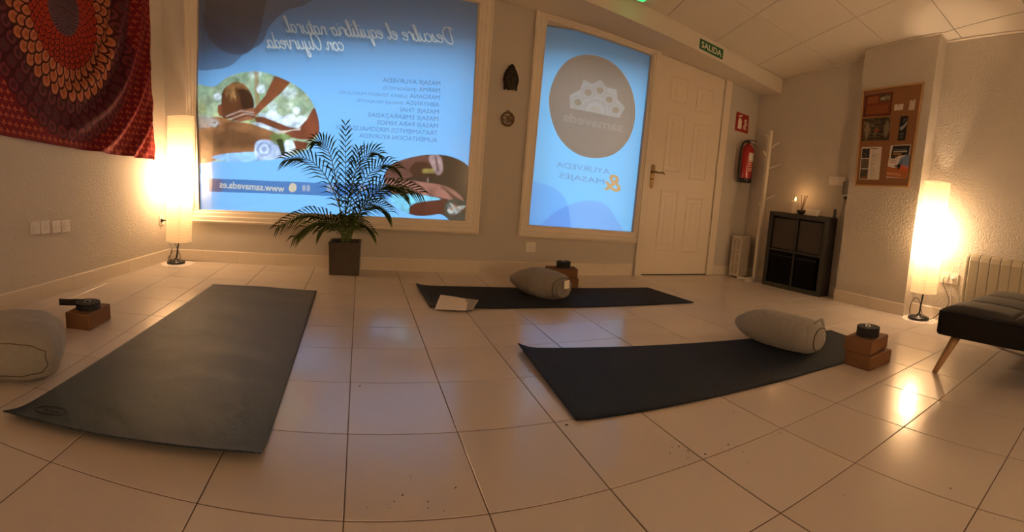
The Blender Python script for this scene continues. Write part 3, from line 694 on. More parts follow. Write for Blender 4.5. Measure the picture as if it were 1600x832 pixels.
for u, v in ((.13, .22), (.30, .58), (.53, .72), (.74, .50), (.90, .22)):
    for r, cc_ in ((.19, tan), (.165, lot), (.09, tan)):
        C.shape([LP(u + r * .8 * math.cos(a), v + r * 1.1 * math.sin(a)) for a in (0, 1.05, 2.1, 3.14, 4.2, 5.24)], cc_ if r != .09 else (.74, .62, .42), .55 if r > .1 else .9)
C.poly([LP(.5 + .24 * math.cos(a * PI / 10), .02 + .42 * math.sin(a * PI / 10)) for a in range(11)], tan, .5)
C.poly([LP(.5 + .20 * math.cos(a * PI / 10), .02 + .34 * math.sin(a * PI / 10)) for a in range(11)], lot, 1)
C.poly([LP(.5 + .12 * math.cos(a * PI / 10), .02 + .20 * math.sin(a * PI / 10)) for a in range(11)], (.98, .92, .8), 1)
C.text(text_tris('samaveda', bold=.02), (976, 206), (881, 188), 17, (1, .96, .86), .8, .12, ux=(1, -14))
C.text(text_tris('AYURVEDA'), (956, 273), (872, 261), 9, (.16, .22, .42), .8, .5)
C.text(text_tris('MASAJES'), (947, 288.5), (876, 278), 8.5, (.16, .22, .42), .8, .5)
C.text(text_tris('&', bold=.015), (973, 301), (946, 296), 27, (.85, .48, .16), .95, .35, ux=(1.5, -27))
f2 = C.build('printed_window_film', M_film, film_surf)
tag(f2, 'narrow printed window sign beside the door with round tan lotus emblem', 'window sign')

# ------------------------------------------------------------------ street outside
mb = MB().box((-4, 3.2, -.2), (7, 9, -.1)); tag(mb.build('pavement', M_stone), kind='structure')
mb = MB()
for W, zl in ((W1, 1.80), (W2, 1.80)):
    mb.slab([bwp(W['x0'] - .1, zl, -.38), bwp(W['x1'] + .1, zl, -.38), bwp(W['x1'] + .1, zl, -.43), bwp(W['x0'] - .1, zl, -.43)], (0, 0, 1.0))
struct(mb.build('shutter_blocker', M_black))  # shutter slabs added out of view, shaped to darken the tops of the films

# ------------------------------------------------------------------ door
d = thing('door_1', kind='structure', loc=bwp(2.98, 0))
x0, x1 = 2.655, 3.318; ztl, ztr = 1.985, 1.905
def dz(x): return ztl + (ztr - ztl) * (x - x0) / (x1 - x0)
mb = MB()
def drect(mb, a, b, z0, z1, o0, o1):
    mb.slab([bwp(a, z0, o0), bwp(b, z0, o0), bwp(b, z1 if not callable(z1) else z1(b), o0), bwp(a, z1 if not callable(z1) else z1(a), o0)], (-.085 * (o1 - o0), -(o1 - o0), 0))
drect(mb, x0, x1, .008, dz, -.005, .012)
leaf = mb.build('door_leaf', M_door, d)
def panel(a, b, zl0, zl1):
    mb = MB(); w = .022
    P = [(a, zl0), (b, zl0), (b, zl1), (a, zl1)]; sgn = [(1, 1), (-1, 1), (-1, -1), (1, -1)]
    prof = [(0, .012), (.005, .0155), (.014, .0145), (.020, .0095), (.05, .0115), (.056, .0145)]
    V = []
    for (x, z), (sx, sz) in zip(P, sgn):
        for t, o in prof: V.append(bwp(x + sx * t, z + sz * t, o))
    n = len(prof); Fc = [(k * n + j, ((k + 1) % 4) * n + j, ((k + 1) % 4) * n + j + 1, k * n + j + 1) for k in range(4) for j in range(n - 1)]
    Fc.append(tuple(k * n + n - 1 for k in range(4)))
    mb.add(V, Fc); mb.build('door_panel', M_door, leaf)
xm = (x0 + x1) / 2
for a, b in ((x0 + .115, xm - .035), (xm + .05, x1 - .105)):
    for z0_, z1_ in ((.235, .80), (.97, 1.50), (1.60, 1.83)):
        sh = -.05 if a > xm else 0
        panel(a, b, z0_ + (sh if z0_ > .5 else sh * .3), z1_ + sh)
mb = MB(); drect(mb, 2.585, x0 - .006, 0, 2.02, 0, .03); drect(mb, x1 + .006, 3.395, 0, 1.915, 0, .03)
mb.slab([bwp(2.585, 2.0, 0), bwp(3.395, 1.915, 0), bwp(3.395, 1.96, 0), bwp(2.585, 2.06, 0)], (0, -.03, 0))
mb.build('door_frame', M_door, d, bevel=.004)
mb = MB(); drect(mb, x0 - .006, x1 + .006, 0, .008, 0, .01); mb.build('threshold', M_dark, d)
for z in (.35, 1.05, 1.72): mb = MB(); mb.lathe([(.006, -.045), (.006, .045)], bwp(x1 + .004, z, .02), 12); mb.build('hinge', M_trimw, d)
hp = BW(1019, 276, .016)
mb = MB(); mb.slab([hp + Vector((sx * .019 * math.cos(a) * 1.0, 0, (.085 if s2 > 0 else -.085) + .025 * math.sin(a))) for s2, sx, rng_ in ((1, 1, (0, 30, 60, 90, 120, 150, 180)), (-1, 1, (180, 210, 240, 270, 300, 330, 360))) for a in [math.radians(q) for q in rng_]], (0, -.007, 0))
h = mb.build('handle_plate', M_brass, d, bevel=.002)
q0 = BW(1018, 269, .022)
mb = MB(); mb.tube([q0, q0 + Vector((0, -.035, 0)), q0 + Vector((.02, -.045, .002)), q0 + Vector((.055, -.045, -.004)), q0 + Vector((.085, -.045, .004)), q0 + Vector((.11, -.04, -.010))], [.008, .008, .009, .006, .008, .005], 10)
mb.lathe([(.016, 0), (.012, .012)], q0, 16, R=Matrix.Rotation(PI / 2, 3, 'X')); mb.build('lever_handle', M_brass, d)
mb = MB(); mb.tube([BW(1017.5, 280, .02), BW(1017.5, 280, .045), BW(1021, 280.5, .05)], .006, 8); mb.build('key', M_brass, d)

# ------------------------------------------------------------------ tapestry
print('paint tapestry')
TC = (1.68, 1.90); TSX = .74
def ftap(x, y): p = LW(x, y); return (p.y, p.z)
C = Canvas(.45, 2.735, .86, 2.46, 300, lin(112, 14, 30), 0, None)
R_ = np.hypot((C.A - TC[0]) / TSX, C.B - TC[1]) / 1.08; TH = np.arctan2(C.B - TC[1], (C.A - TC[0]) / TSX)
maroon, deep, org, tanc, olive = lin(120, 22, 34), lin(66, 10, 28), lin(178, 58, 30), lin(188, 122, 82), lin(76, 52, 44)
C.put((R_ < .86).astype(float), deep, 1)
def ring(r, n, size, body, edge, inner, alt=0):
    """a ring of drop-shaped paisleys"""
    for k in range(n):
        a = 2 * PI * (k + alt) / n; u = (math.cos(a), math.sin(a)); w = (-u[1], u[0])
        def P(s, t): return (TC[0] + 1.08 * TSX * (u[0] * (r + t) + w[0] * s), TC[1] + 1.08 * (u[1] * (r + t) + w[1] * s))
        hw = PI * r / n * .94
        pts = lambda g: [P(-hw * g, 0), P(-hw * g * .8, size * .55 * g), P(-hw * g * .1, size * .8 * g), P(hw * g * .8, size * .55 * g), P(hw * g, 0), P(hw * .5 * g, -size * .55), P(-hw * .5 * g, -size * .55)]
        C.shape(pts(1.12), edge); C.shape(pts(.86), body)
        C.shape([P(-hw * .5, size * .05), P(0, size * .42), P(hw * .5, size * .05), P(0, -size * .2)], inner, .8)
ring(.86, 48, .07, lin(112, 44, 52), deep, lin(64, 16, 28))
ring(.76, 44, .08, lin(92, 34, 46), deep, olive, .5)
ring(.665, 40, .08, lin(108, 54, 58), deep, lin(60, 22, 28))
for r, n in ((.575, 38), (.50, 36), (.425, 34)): ring(r, n, .085, tanc, lin(60, 22, 18), lin(160, 92, 50), (r * 10) % 1)
C.put((R_ < .40).astype(float), lin(120, 28, 22), 1)
for k, r in enumerate((.375, .335, .295, .255, .215)): ring(r, 36 - 2 * k, .045, org if k % 2 else lin(168, 52, 30), lin(84, 14, 18), lin(140, 38, 24), k * .5)
C.put((R_ < .185).astype(float), lin(70, 48, 58), 1)
dots = (np.sin(TH * 36) * np.sin(R_ * 190) > .2) & (R_ < .18); C.put(dots.astype(float), lin(128, 110, 112), .8)
C.put(((R_ > .178) & (R_ < .187)).astype(float), lin(120, 60, 60), 1)
# border field of small three-petalled flowers
out = (R_ > .90)
k = 0
for j, b in enumerate(np.arange(.90, 2.46, .056)):
    for i, a in enumerate(np.arange(.47, 2.74, .050)):
        aa = a + (.025 if j % 2 else 0)
        if math.hypot((aa - TC[0]) / TSX, b - TC[1]) / 1.08 < .925: continue
        cc_ = lin(206, 112, 62) if aa < 1.6 else lin(188, 96, 60)
        for dx, dz_, sx, sz in ((0, .009, .006, .012), (-.011, -.002, .008, .006), (.011, -.002, .008, .006), (0, -.014, .003, .009)):
            C.poly([(aa + dx + sx * math.cos(q), b + dz_ + sz * math.sin(q)) for q in (0, 1.05, 2.1, 3.14, 4.2, 5.24)], cc_, .85)
C.img[..., :3] *= np.array((.85, .72, .85))
def cloth(A, B):
    # straight hem rises to the left and the cloth hangs in drapes that swing up to the right corner
    t = (A - 1.05) / 1.67
    hem = 1.09 - .155 * np.clip(t, -.4, 1) - .02 * np.sin(np.clip(t, 0, 1) * PI)
    bz = (B - .86) / 1.6; Z = hem + bz * (2.46 - hem)
    Y = A - .012 * np.sin(PI * bz) * np.clip((A - 2.2) / .5, 0, 1)
    # curved drapes round the lower right corner
    rr = np.hypot((A - 1.35) * 1.0, (Z - 2.35) * .95)
    w = np.clip((A - 1.55) / .5, 0, 1) * np.clip((rr - .7) / .3, 0, 1)
    D = .018 + w * (.022 * np.sin((rr - .95) * 30) + .012 * np.sin((rr - .95) * 55 + 1)) + .004 * np.sin(A * 17) * np.sin(Z * 9)
    D = D + .02 * w; D = D * np.clip((2.75 - A) / .12, .25, 1)
    X = -1.549 + .095 * (Y - .97) + D
    return np.stack([X, Y, Z], -1)
tp = C.build('wall_tapestry', M_cloth, cloth); so = tp.modifiers.new('solid', 'SOLIDIFY'); so.thickness = .0015; so.offset = 0
tag(tp, 'crimson cotton tapestry printed with peacock mandala hanging on left wall', 'tapestry')

# ------------------------------------------------------------------ sockets
def socket_plate(w=.080, h=.085):
    t = thing('wall_socket', 'x', 'socket', (0, 0, 0))
    mb = MB(); mb.box((-w / 2, 0, -h / 2), (w / 2, .010, h / 2)); pl = mb.build('cover_plate', M_white, t, bevel=.003)
    mb = MB(); mb.lathe([(.026, .0135), (.026, .0105), (.022, .0105), (.0215, .004), (1e-5, .004)], (0, 0, 0), 32, R=Matrix.Rotation(-PI / 2, 3, 'X')); mb.build('socket_ring', M_white, t)
    mb = MB(); mb.add([(.0205 * math.cos(a), .0122, .0205 * math.sin(a)) for a in [2 * PI * k / 24 for k in range(24)]] , [tuple(range(24))]); mb.build('recess', M_hole, t)
    mb = MB()
    for s_ in (-1, 1): mb.ball((s_ * .0095, .0122, 0), .0030, 6)
    mb.build('contact', M_black, t)
    return t
s0 = socket_plate()
aL = math.atan2(-1, -.095) + PI / 2          # plate +y faces into the room on the left wall
def on_left(px, py): p = LW(px, py, .001); return (p.x, p.y, p.z)
rotL = -PI / 2 + math.atan(-.095)
lab = ['white wall socket, leftmost of the four on the left wall', 'white wall socket, second from left in the row of four',
       'white wall socket, third from left in the row of four', 'white wall socket, rightmost of the row of four below tapestry']
for k, (x, y) in enumerate(((54, 356.5), (69.5, 355.5), (87, 354.5), (101.5, 353.5))):
    o = s0 if k == 0 else dup(s0, (0, 0, 0), 0); o.location = on_left(x, y); o.rotation_euler = (0, 0, rotL)
    o['label'] = lab[k]; o['group'] = 'sockets in the row on the left wall'
rotB = PI - math.atan(.085)
p = BW(829, 386.5, .001); o = dup(s0, p, rotB, 'white wall socket low on the wall under the narrow window'); 
if 'group' in o: del o['group']
p = LW(252, 344.5, .001); o = dup(s0, p, rotL, 'white wall socket on the left wall just beside the corner lamp'); del o['group']
c_, s_ = math.cos(rotL), math.sin(rotL)
pc = thing('black_plug', 'black round plug in the socket beside the corner lamp', 'plug', LW(252, 344.5, .012))
mb = MB(); mb.lathe([(.017, 0), (.017, .012), (.010, .016), (.006, .035), (.004, .05)], LW(252, 344.5, .012), 16, R=Matrix.Rotation(PI / 2, 3, 'Y')); mb.build('plug_body', M_black, pc)
# pair by the right lamp
pr = XP(1478, 434, right_x(.33) - .001)
rotR = PI / 2 + math.atan(.05)
o = dup(s0, (right_x(pr.y) - .001, pr.y, pr.z), rotR, 'white wall socket with black plug, between right lamp and radiator'); del o['group']
pr2 = XP(1490.5, 436, right_x(.24) - .001)
o = dup(s0, (right_x(pr2.y) - .001, pr2.y, pr2.z), rotR, 'white wall socket with cream plug, nearest to the radiator'); del o['group']
tt = thing('power_plug', 'cream plug and cord in the socket nearest the radiator', 'plug', (pr2.x - .02, pr2.y, pr2.z))
mb = MB(); mb.lathe([(.016, 0), (.016, .012), (.010, .02), (.007, .04)], (pr2.x - .012, pr2.y, pr2.z), 16, R=Matrix.Rotation(-PI / 2, 3, 'Y')); mb.build('plug_body', M_white, tt)
mb = MB(); mb.tube(spline([(pr2.x - .045, pr2.y, pr2.z), (pr2.x - .05, pr2.y - .01, pr2.z - .03), (pr2.x - .03, pr2.y + .00, pr2.z - .085), (pr2.x - .012, pr2.y - .004, pr2.z - .16), (pr2.x - .012, pr2.y - .004, pr2.z - .30)]), .003); mb.build('plug_cord', M_white, tt)

# ------------------------------------------------------------------ floor lamps
def floor_lamp(label, base, b_shade, t_shade, r, power, bulb_f, plug, cord_pts, seed):
    L = thing('floor_lamp', label, 'floor lamp', base)
    bx, by, _ = base
    mb = MB(); mb.lathe([(.078, 0), (.080, .004), (.080, .016), (.074, .021), (.022, .024), (.018, .040), (.010, .046)], base, 40); mb.build('lamp_base', M_black, L)
    a, b = Vector(b_shade), Vector(t_shade); ax = (b - a).normalized()
    mb = MB(); mb.tube([(bx, by, .04), lerp((bx, by, .04), a, .5), a, lerp(a, b, bulb_f)], .0065, 10); mb.build('pole', M_black, L)
    # shade
    n = 72; hN = 60; X = ax.orthogonal().normalized(); Y = ax.cross(X)
    def fn(u, v):
        g = 2 * PI * u; rr = r * (1 + .006 * math.sin(v * 46 * PI) + .008 * math.sin(3 * g + seed + v * 5))
        return lerp(a, b, v) + (X * math.cos(g) + Y * math.sin(g)) * rr
    mb = MB(); mb.grid(fn, n, hN); sh = mb.build('lamp_shade', M_shade, L)
    for v in (0, 1):
        mb = MB(); mb.tube([fn(k / 48, v) for k in range(48)], .0022, 6, closed=True)
        if v == 0:
            for g in (0, 1 / 3, 2 / 3): mb.tube([lerp(a, b, .0), fn(g, .0)], .0015, 4)
        mb.build('shade_ring', M_white, sh)
    bc = lerp(a, b, bulb_f)
    mb = MB(); mb.lathe([(.014, -.05), (.014, 0)], bc, 16); mb.build('bulb_holder', M_white, L)
    mb = MB(); mb.tube(cord_pts, .0028, 6); mb.build('cord', M_black, L)
    ld = bpy.data.lights.new('bulb', 'POINT'); ld.energy = power; ld.color = LAMP_COL; ld.shadow_soft_size = .035
    lo = bpy.data.objects.new('bulb', ld); col.objects.link(lo); lo.parent = L; lo.location = bc + ax * .05 - Vector(base); ORG[lo.name] = Vector(base)
    return L
bL = F(276, 411); bL = Vector((bL.x, bL.y - .0, 0))
bL.x = -1.225; bL.y = 2.77
loop = [bL + Vector((-.02, -.03, .14)), bL + Vector((-.03, -.04, .09)), bL + Vector((-.06, -.03, .05)), bL + Vector((-.04, -.05, .03)), bL + Vector((.02, -.05, .05)), bL + Vector((.035, -.03, .10)), bL + Vector((.0, -.035, .12)), bL + Vector((-.035, -.045, .08)), bL + Vector((-.015, -.06, .03)), bL + Vector((.04, -.045, .035)), bL + Vector((.05, -.02, .07)), bL + Vector((.01, -.01, .16)), bL + Vector((0, -.01, .2))]
# the shade stands where the photo shows it: 262..303 px wide
sb, st = bL + Vector((.035, -.01, .205)), bL + Vector((.085, .0, 1.30))
floor_lamp('tall white paper floor lamp glowing in the left corner by tapestry', bL, sb, st, .110, LAMP_L_POWER, .47, None, spline(loop, 6), 1)
pR = XP(1438, 489, 3.70); bR = Vector((3.72, .535, 0))
cordR = spline([bR + Vector((-.05, -.03, .02)), bR + Vector((-.04, .05, .03)), bR + Vector((-.02, .07, .10)), bR + Vector((0, .05, .16)), bR + Vector((0, .01, .14)), bR + Vector((-.03, -.04, .05)), bR + Vector((0, -.10, .02)), bR + Vector((.03, -.16, .09)), bR + Vector((.06, -.20, .17)), Vector((right_x(pr.y) - .03, pr.y, pr.z - .05)), Vector((right_x(pr.y) - .03, pr.y, pr.z))], 8)
floor_lamp('tall white paper floor lamp glowing beside the pillar and radiator', bR, XP(1443, 457, 3.72), XP(1465, 285, 3.72), .098, LAMP_R_POWER, .46, None, cordR, 4)
# added fill lamp, unseen behind the camera, standing in for the room's other light
bB = Vector((1.6, REAR + .35, 0))
floor_lamp('added paper floor lamp, unseen fill light at the rear wall', bB, bB + Vector((0, 0, .2)), bB + Vector((0, 0, 1.3)), .11, LAMP_FILL_POWER, .5, None, [bB + Vector((.05, 0, .02)), bB + Vector((.2, -.2, .004))], 2)

# ------------------------------------------------------------------ potted palm
pp = Vector((.212, 2.655, 0))
P = thing('potted_palm', 'feathery areca palm in square dark brown pot under large window', 'potted plant', pp)
mb = MB(); hw = .115; H = .262
out_ = [(-hw * .95, 0), (hw * .95, 0), (hw, H), (-hw, H)]
def sq(h_, z): return [(pp.x - h_, pp.y - h_, z), (pp.x + h_, pp.y - h_, z), (pp.x + h_, pp.y + h_, z), (pp.x - h_, pp.y + h_, z)]
V = sq(hw * .96, 0) + sq(hw, H - .02) + sq(hw * 1.03, H - .02) + sq(hw * 1.03, H) + sq(hw * .9, H) + sq(hw * .88, H - .03)
mb.add(V, [(3, 2, 1, 0)] + [(r * 4 + k, r * 4 + (k + 1) % 4, (r + 1) * 4 + (k + 1) % 4, (r + 1) * 4 + k) for r in range(5) for k in range(4)])
mb.build('pot', M_pot, P, bevel=.005)
mb = MB(); mb.grid(lambda u, v: (pp.x + (u - .5) * .2, pp.y + (v - .5) * .2, H - .025 + .008 * noise.noise((u * 9, v * 9, 1))), 14, 14); mb.build('soil', M_soil, P)
rp = random.Random(11)
# fronds: (base px offset, tip px, forward distance of tip, rise of the arch, leaflet length, sag)
fr = [((541, 330), (540, 196), .02, .03, .085, 0), ((541, 340), (437, 352), .20, .34, .13, 1), ((541, 345), (494, 222), .05, .10, .12, .6), ((541, 340), (447, 248), .16, .16, .12, .8),
      ((541, 340), (618, 262), .10, .20, .12, .9), ((541, 340), (632, 300), .22, .30, .13, 1), ((541, 345), (590, 240), -.03, .12, .12, .6), 
      ((541, 350), (606, 330), .12, .24, .12, 1), ((541, 355), (500, 360), .18, .22, .11, 1), ((541, 355), (582, 362), .22, .22, .11, 1), ((541, 350), (462, 368), .26, .34, .12, 1),
      ((541, 345), (560, 235), .10, .06, .10, .4), ((541, 355), (545, 350), .30, .24, .11, 1), ((541, 350), (655, 300), .10, .27, .12, 1)]
for k, (b0, tip, fw, rise, ll, sag) in enumerate(fr):
    base = pp + Vector((rp.uniform(-.035, .035), rp.uniform(-.03, .02), H - .03))
    tp_ = hit(tip[0], tip[1], (0, 1, 0), (0, pp.y - fw, 0))
    mid = lerp(base, tp_, .45); mid.z = max(mid.z, tp_.z) + rise * .7 if sag > .5 else mid.z + rise
    mid.x = base.x + (tp_.x - base.x) * .33
    tw = math.radians(rp.uniform(48, 78)) * (1 if tip[0] < 541 else -1)
    pts = []
    for i in range(25):
        t = i / 24; pts.append(base * (1 - t) ** 2 + mid * 2 * t * (1 - t) + tp_ * t * t)
    mb = MB(); mb.tube(pts, [.006 * (1 - .8 * i / 24) for i in range(25)], 6); f = mb.build('frond_stem', M_stem, P)
    mb = MB(); nl = 19
    for i in range(nl):
        t = .22 + .78 * i / (nl - 1); j = min(23, int(t * 24)); p0 = lerp(pts[j], pts[j + 1], t * 24 - j); tg = (pts[j + 1] - pts[j]).normalized()
        side = tg.cross(Vector((0, 0, 1)))
        if side.length < .2: side = Vector((1, 0, 0))
        side.normalize(); side = (Matrix.Rotation(tw, 3, tg) @ side) if abs(tip[0] - 541) > 25 else Vector((1, .25, 0)).normalized()
        L_ = ll * 1.05 * (.55 + .75 * math.sin(PI * (.12 + .80 * (t - .22) / .78))) * rp.uniform(.85, 1.2)
        for sd in (-1, 1):
            dr = (tg * (.62 + .5 * t) + side * sd * (1.0 - .25 * t) + Vector((0, 0, .10))).normalized()
            a0 = p0; a1 = p0 + dr * L_ * .5; a2 = p0 + dr * L_ + Vector((0, 0, -L_ * .40 * (.35 + sag * .6)))
            a1.z += -L_ * .02
            wv = dr.cross(Vector((rp.uniform(-.4, .4), 1, rp.uniform(-.7, .9)))).normalized() * (.0052 + .0018 * rp.random())
            for q in (a1, a2):
                lim = back_y(q.x) - .035
                if q.y > lim: q.y = lim
            mb.add([a0 - wv * .4, a0 + wv * .4, a1 + wv, a1 - wv, a1 + Vector((0, 0, -.0015)), a2], [(0, 1, 2, 4), (0, 4, 3)[::-1], (4, 2, 5), (3, 4, 5)], True)
    for q in range(len(mb.v)):
        x, y, z = mb.v[q]
        if y > back_y(x) - .035: mb.v[q] = (x, back_y(x) - .035, z)
    mb.build('leaflets', M_leaf, f)

# ------------------------------------------------------------------ yoga mats
def ground(A, B, C_, D, lift, name, label, m, nu=60, nv=24, th=.005, wave=0):
    """A..D corners in order round the mat: A-B is one long side, D-C the other"""
    def P(u, v):
        p = lerp(lerp(A, B, u), lerp(D, C_, u), v); p.z = .0035 + th / 2 + lift(u, v) + wave * math.sin(PI * min(1, max(0, v))) ** .7 * (.5 + .5 * math.sin(u * 46 + 2 * math.sin(v * 4))) * (.5 + .5 * noise.noise((u * 9, v * 3, 2.2)))
        return p
    me = MB(); me.grid(P, nu, nv)
    o = me.build(name, m); sd = o.modifiers.new('thick', 'SOLIDIFY'); sd.thickness = th; sd.offset = 0
    tag(o, label, 'yoga mat'); return o, P
A, B, Cc, D = F(333, 446.5), F(495, 457), F(407, 722, .01), F(6, 655, .005)
def liftL(u, v):      # u runs from the far edge to the near edge
    l = 0
    if u > .93: l += .030 * ((u - .93) / .07) ** 2 * (.75 + .35 * abs(v - .35))
    if u < .02: l += .003 * (1 - u / .02)
    return l
mL, PL = ground(A, D, Cc, B, liftL, 'yoga_mat', 'slate grey textured yoga mat on the left, its near edge curling up', M_mat_teal, 260, 36, wave=.010)
# embossed oval near the corner
mb = MB(); c0 = (.955, .115)
for rr in (1.0, .86): mb.tube([PL(.952 + .018 * rr * math.cos(a), .135 + .075 * rr * math.sin(a)) + Vector((0, 0, .0032)) for a in [2 * PI * k / 40 for k in range(40)]], .0011, 4, closed=True)
for dv in (-.03, -.01, .012, .03): mb.tube([PL(.952 + .009 * math.cos(dv * 40), .135 + dv) + Vector((0, 0, .0032)), PL(.950, .135 + dv + .012) + Vector((0, 0, .0032)), PL(.952 - .009, .135 + dv + .004) + Vector((0, 0, .0032))], .0014, 4)
ORG[mL.name] = Vector((0, 0, 0)); mb.build('embossed_mark', M_mat_mark, mL)
A, B, Cc, D = F(650, 447.5), F(1012, 451), F(1084, 474), F(672, 482)
def liftM(u, v): return (.014 * (1 - u / .05) ** 2 * (1 - v * .7) if u < .05 else 0)
mM, PM = ground(A, B, Cc, D, liftM, 'yoga_mat', 'dark navy yoga mat along the window wall in the middle distance', M_mat_navy, 80, 20)
A, B, Cc, D = F(809, 546), F(1298, 518), F(1384, 548), F(900, 661)
def liftR(u, v): return (.022 * (1 - u / .05) ** 2 * (1 - .8 * v) if u < .05 else 0)
mR, PR_ = ground(A, B, Cc, D, liftR, 'yoga_mat', 'dark navy yoga mat on the right, nearest the grey day bed', M_mat_navy, 80, 24)
MZ = .0085

# ------------------------------------------------------------------ bolsters
def bolster(label, cpos, yaw, L, W, Hh, m, pinch=(1, 0), seam=.80, roll=0, tilt=0, seed=0, power=(3.0, 2.6), wr=1.0, box=.9):
    """cushion along local x; pinch: how flat each end closes (-x, +x)"""
    T = thing('bolster', label, 'cushion', cpos); R = Matrix.Rotation(yaw, 3, 'Z') @ Matrix.Rotation(tilt, 3, 'Y')
    nu, nv = 64, 48
    def P(u, v, off=0):
        t = 2 * u - 1; pn = pinch[0] if t < 0 else pinch[1]; ex = power[0] if t < 0 else power[1]
        e = max(0, 1 - abs(t) ** ex) ** (1 / 2.0)
        w = W * (e * (1 - pn) + pn * max(0, 1 - abs(t) ** (ex * 2.2)) ** .5); hh = Hh * (e * (1 - pn) + pn * max(0, 1 - abs(t) ** (ex * .85)) ** .9)
        a = 2 * PI * v; ca, sa = math.cos(a), math.sin(a)
        y = w * math.copysign(abs(ca) ** box, ca); z = hh * math.copysign(abs(sa) ** box, sa)
        k = 1 + wr * (.030 * noise.noise((t * 2.2 + seed, ca * 1.6, sa * 1.6)) + .022 * noise.noise((t * 3 + seed, ca * 5, sa * 5)) + .026 * math.sin(a * 11 + seed + 3 * noise.noise((t * 2, seed, 0))) * abs(t) ** 2 + .012 * noise.noise((t * 9 + seed, ca * 4, sa * 9)))
        y *= k; z *= k; x = L * t
        y += off * ca; z += off * sa
        z = z if z > -Hh * .80 else -Hh * .80 - (z + Hh * .80) * .05
        z = max(z, -Hh * .82)
        p = R @ Vector((x, y, z)); return Vector(cpos) + p + Vector((0, 0, Hh * .82))
    mb = MB(); mb.grid(lambda u, v: P(u, v), nu, nv); mb.build('cushion_body', m, T)
    return T, P
# right bolster
a_, b_ = F(1160, 522), F(1279, 556)
cR_ = Vector((2.335, .655, MZ)); yR = math.atan2(.41 - .90, 2.40 - 2.285)
T, PB = bolster('plump grey bolster lying across the right navy mat', cR_, yR, .262, .105, .098, M_fabric, pinch=(.55, .1), power=(2.5, 5), seed=2.3)
mb = MB(); mb.tube([PB(.955, k / 40, .002) for k in range(40)], .0035, 6, closed=True); mb.build('piping', M_pipe, T)
mb = MB(); mb.tube([PB(.90, .02 + .25 * k / 12, .004 + .018 * math.sin(PI * k / 12)) for k in range(13)], .012, 8, flat=(.18, 1)); mb.build('carry_handle', M_fabric, T)
cM_ = Vector((1.515, 1.98, MZ)); yM = math.atan2(1.83 - 2.22, 1.60 - 1.42)
T, PB = bolster('taupe bolster with white tag resting on the middle navy mat', cM_, yM, .24, .125, .100, M_fabric2, pinch=(.85, .05), power=(2.2, 4), seed=5.1)
mb = MB(); mb.tube([PB(.93, k / 40, .002) for k in range(40)], .0035, 6, closed=True); mb.build('piping', M_pipe, T)
mb = MB(); mb.tube([PB(.975, .1 + .8 * k / 12 + .0, .006) for k in range(13)], .010, 8, flat=(.18, 1)); mb.build('carry_handle', M_fabric2, T)
q = [PB(.972, .80, .0), PB(.972, .80, .0)]
lp = Vector(cM_) + Vector((math.cos(yM), math.sin(yM), 0)) * .243 + Vector((0, 0, .115))
dx_ = Vector((-math.sin(yM), math.cos(yM), 0)); nn = Vector((math.cos(yM), math.sin(yM), .12))
mb = MB(); mb.slab([lp - dx_ * .022 + Vector((0, 0, -.028)), lp + dx_ * .022 + Vector((0, 0, -.028)), lp + dx_ * .022 + Vector((0, 0, .028)), lp - dx_ * .022 + Vector((0, 0, .028))], nn * .003); mb.build('white_tag', M_label, T)
T, PB = bolster('large grey cushion on the tiles at the left edge, beside the slate mat', Vector((-.875, .375, .002)), math.radians(-58), .225, .205, .125, M_fabric, pinch=(.3, .62), power=(3, 5), seed=9.7, wr=1.15, box=.76)
mb = MB(); mb.tube([PB(.945, k / 80, .001) for k in range(80)], .0022, 6, closed=True); mb.build('piping', M_pipe, T)
mb = MB(); mb.tube([PB(.93, .62, .0), PB(.93, .62, .03), PB(.93, .66, .035), PB(.93, .69, .0)], .009, 8, flat=(.25, 1)); mb.build('carry_handle', M_fabric, T)

# ------------------------------------------------------------------ cork blocks and rolled straps
BL, BWd, BH = .228, .150, .075
def block_proto(L=BL, W=BWd, Hh=BH):
    t = thing('cork_yoga_block', 'x', 'yoga block')
    mb = MB(); mb.box((-L / 2, -W / 2, 0), (L / 2, W / 2, Hh)); mb.build('cork_body', M_cork, t, bevel=.006, seg=3)
    T_ = text_tris('yoga'); T_ = T_ / T_[..., 0].max() * .045
    mb = MB()
    for tr in T_: mb.add([(L / 2 - .065 + p[0], -W / 2 - .0006, .010 + p[1]) for p in tr], [(0, 1, 2)])
    mb.build('stamped_mark', M_corkedge, t)
    return t
def blk(loc, yaw, label, group=None, proto=None, Lw=None):
    t = block_proto(*(Lw or ())) if proto is None else dup(proto, (0, 0, 0))
    t.location = loc; t.rotation_euler = (0, 0, yaw); t['label'] = label
    if group: t['group'] = group
    return t
# left block: corner nearest at px (140,518)
k0, k1, k2 = F(103, 512), F(140, 518), F(178, 496)
e1 = (k2 - k1); yl = math.atan2(e1.y, e1.x)
cL = k1 + Vector((math.cos(yl), math.sin(yl), 0)) * .114 + Vector((-math.sin(yl), math.cos(yl), 0)) * .07
bl0 = blk(cL, yl, 'single cork block on the tiles by the left grey cushion', Lw=(.228, .14, .088))
k0, k1, k2 = F(1323, 573), F(1358, 581.5), F(1391, 567)
e1 = (k0 - k1); yr = math.atan2(e1.y, e1.x) + PI
eR = k2 - k1; yr = math.atan2(eR.y, eR.x)
hb = .072
cRb = k1 + eR.normalized() * .105 + Vector((-eR.y, eR.x, 0)).normalized() * .072
b1_ = blk(cRb, yr, 'lower cork block of the two stacked beside the right mat', 'cork blocks stacked by the right mat', Lw=(.21, .145, hb))
b2_ = blk(cRb + Vector((.0, .022, hb + .001)), yr + .10, 'upper cork block of the stack beside the right mat', 'cork blocks stacked by the right mat', proto=b1_)
k1 = F(905, 450.5); k0 = F(856, 449.5)
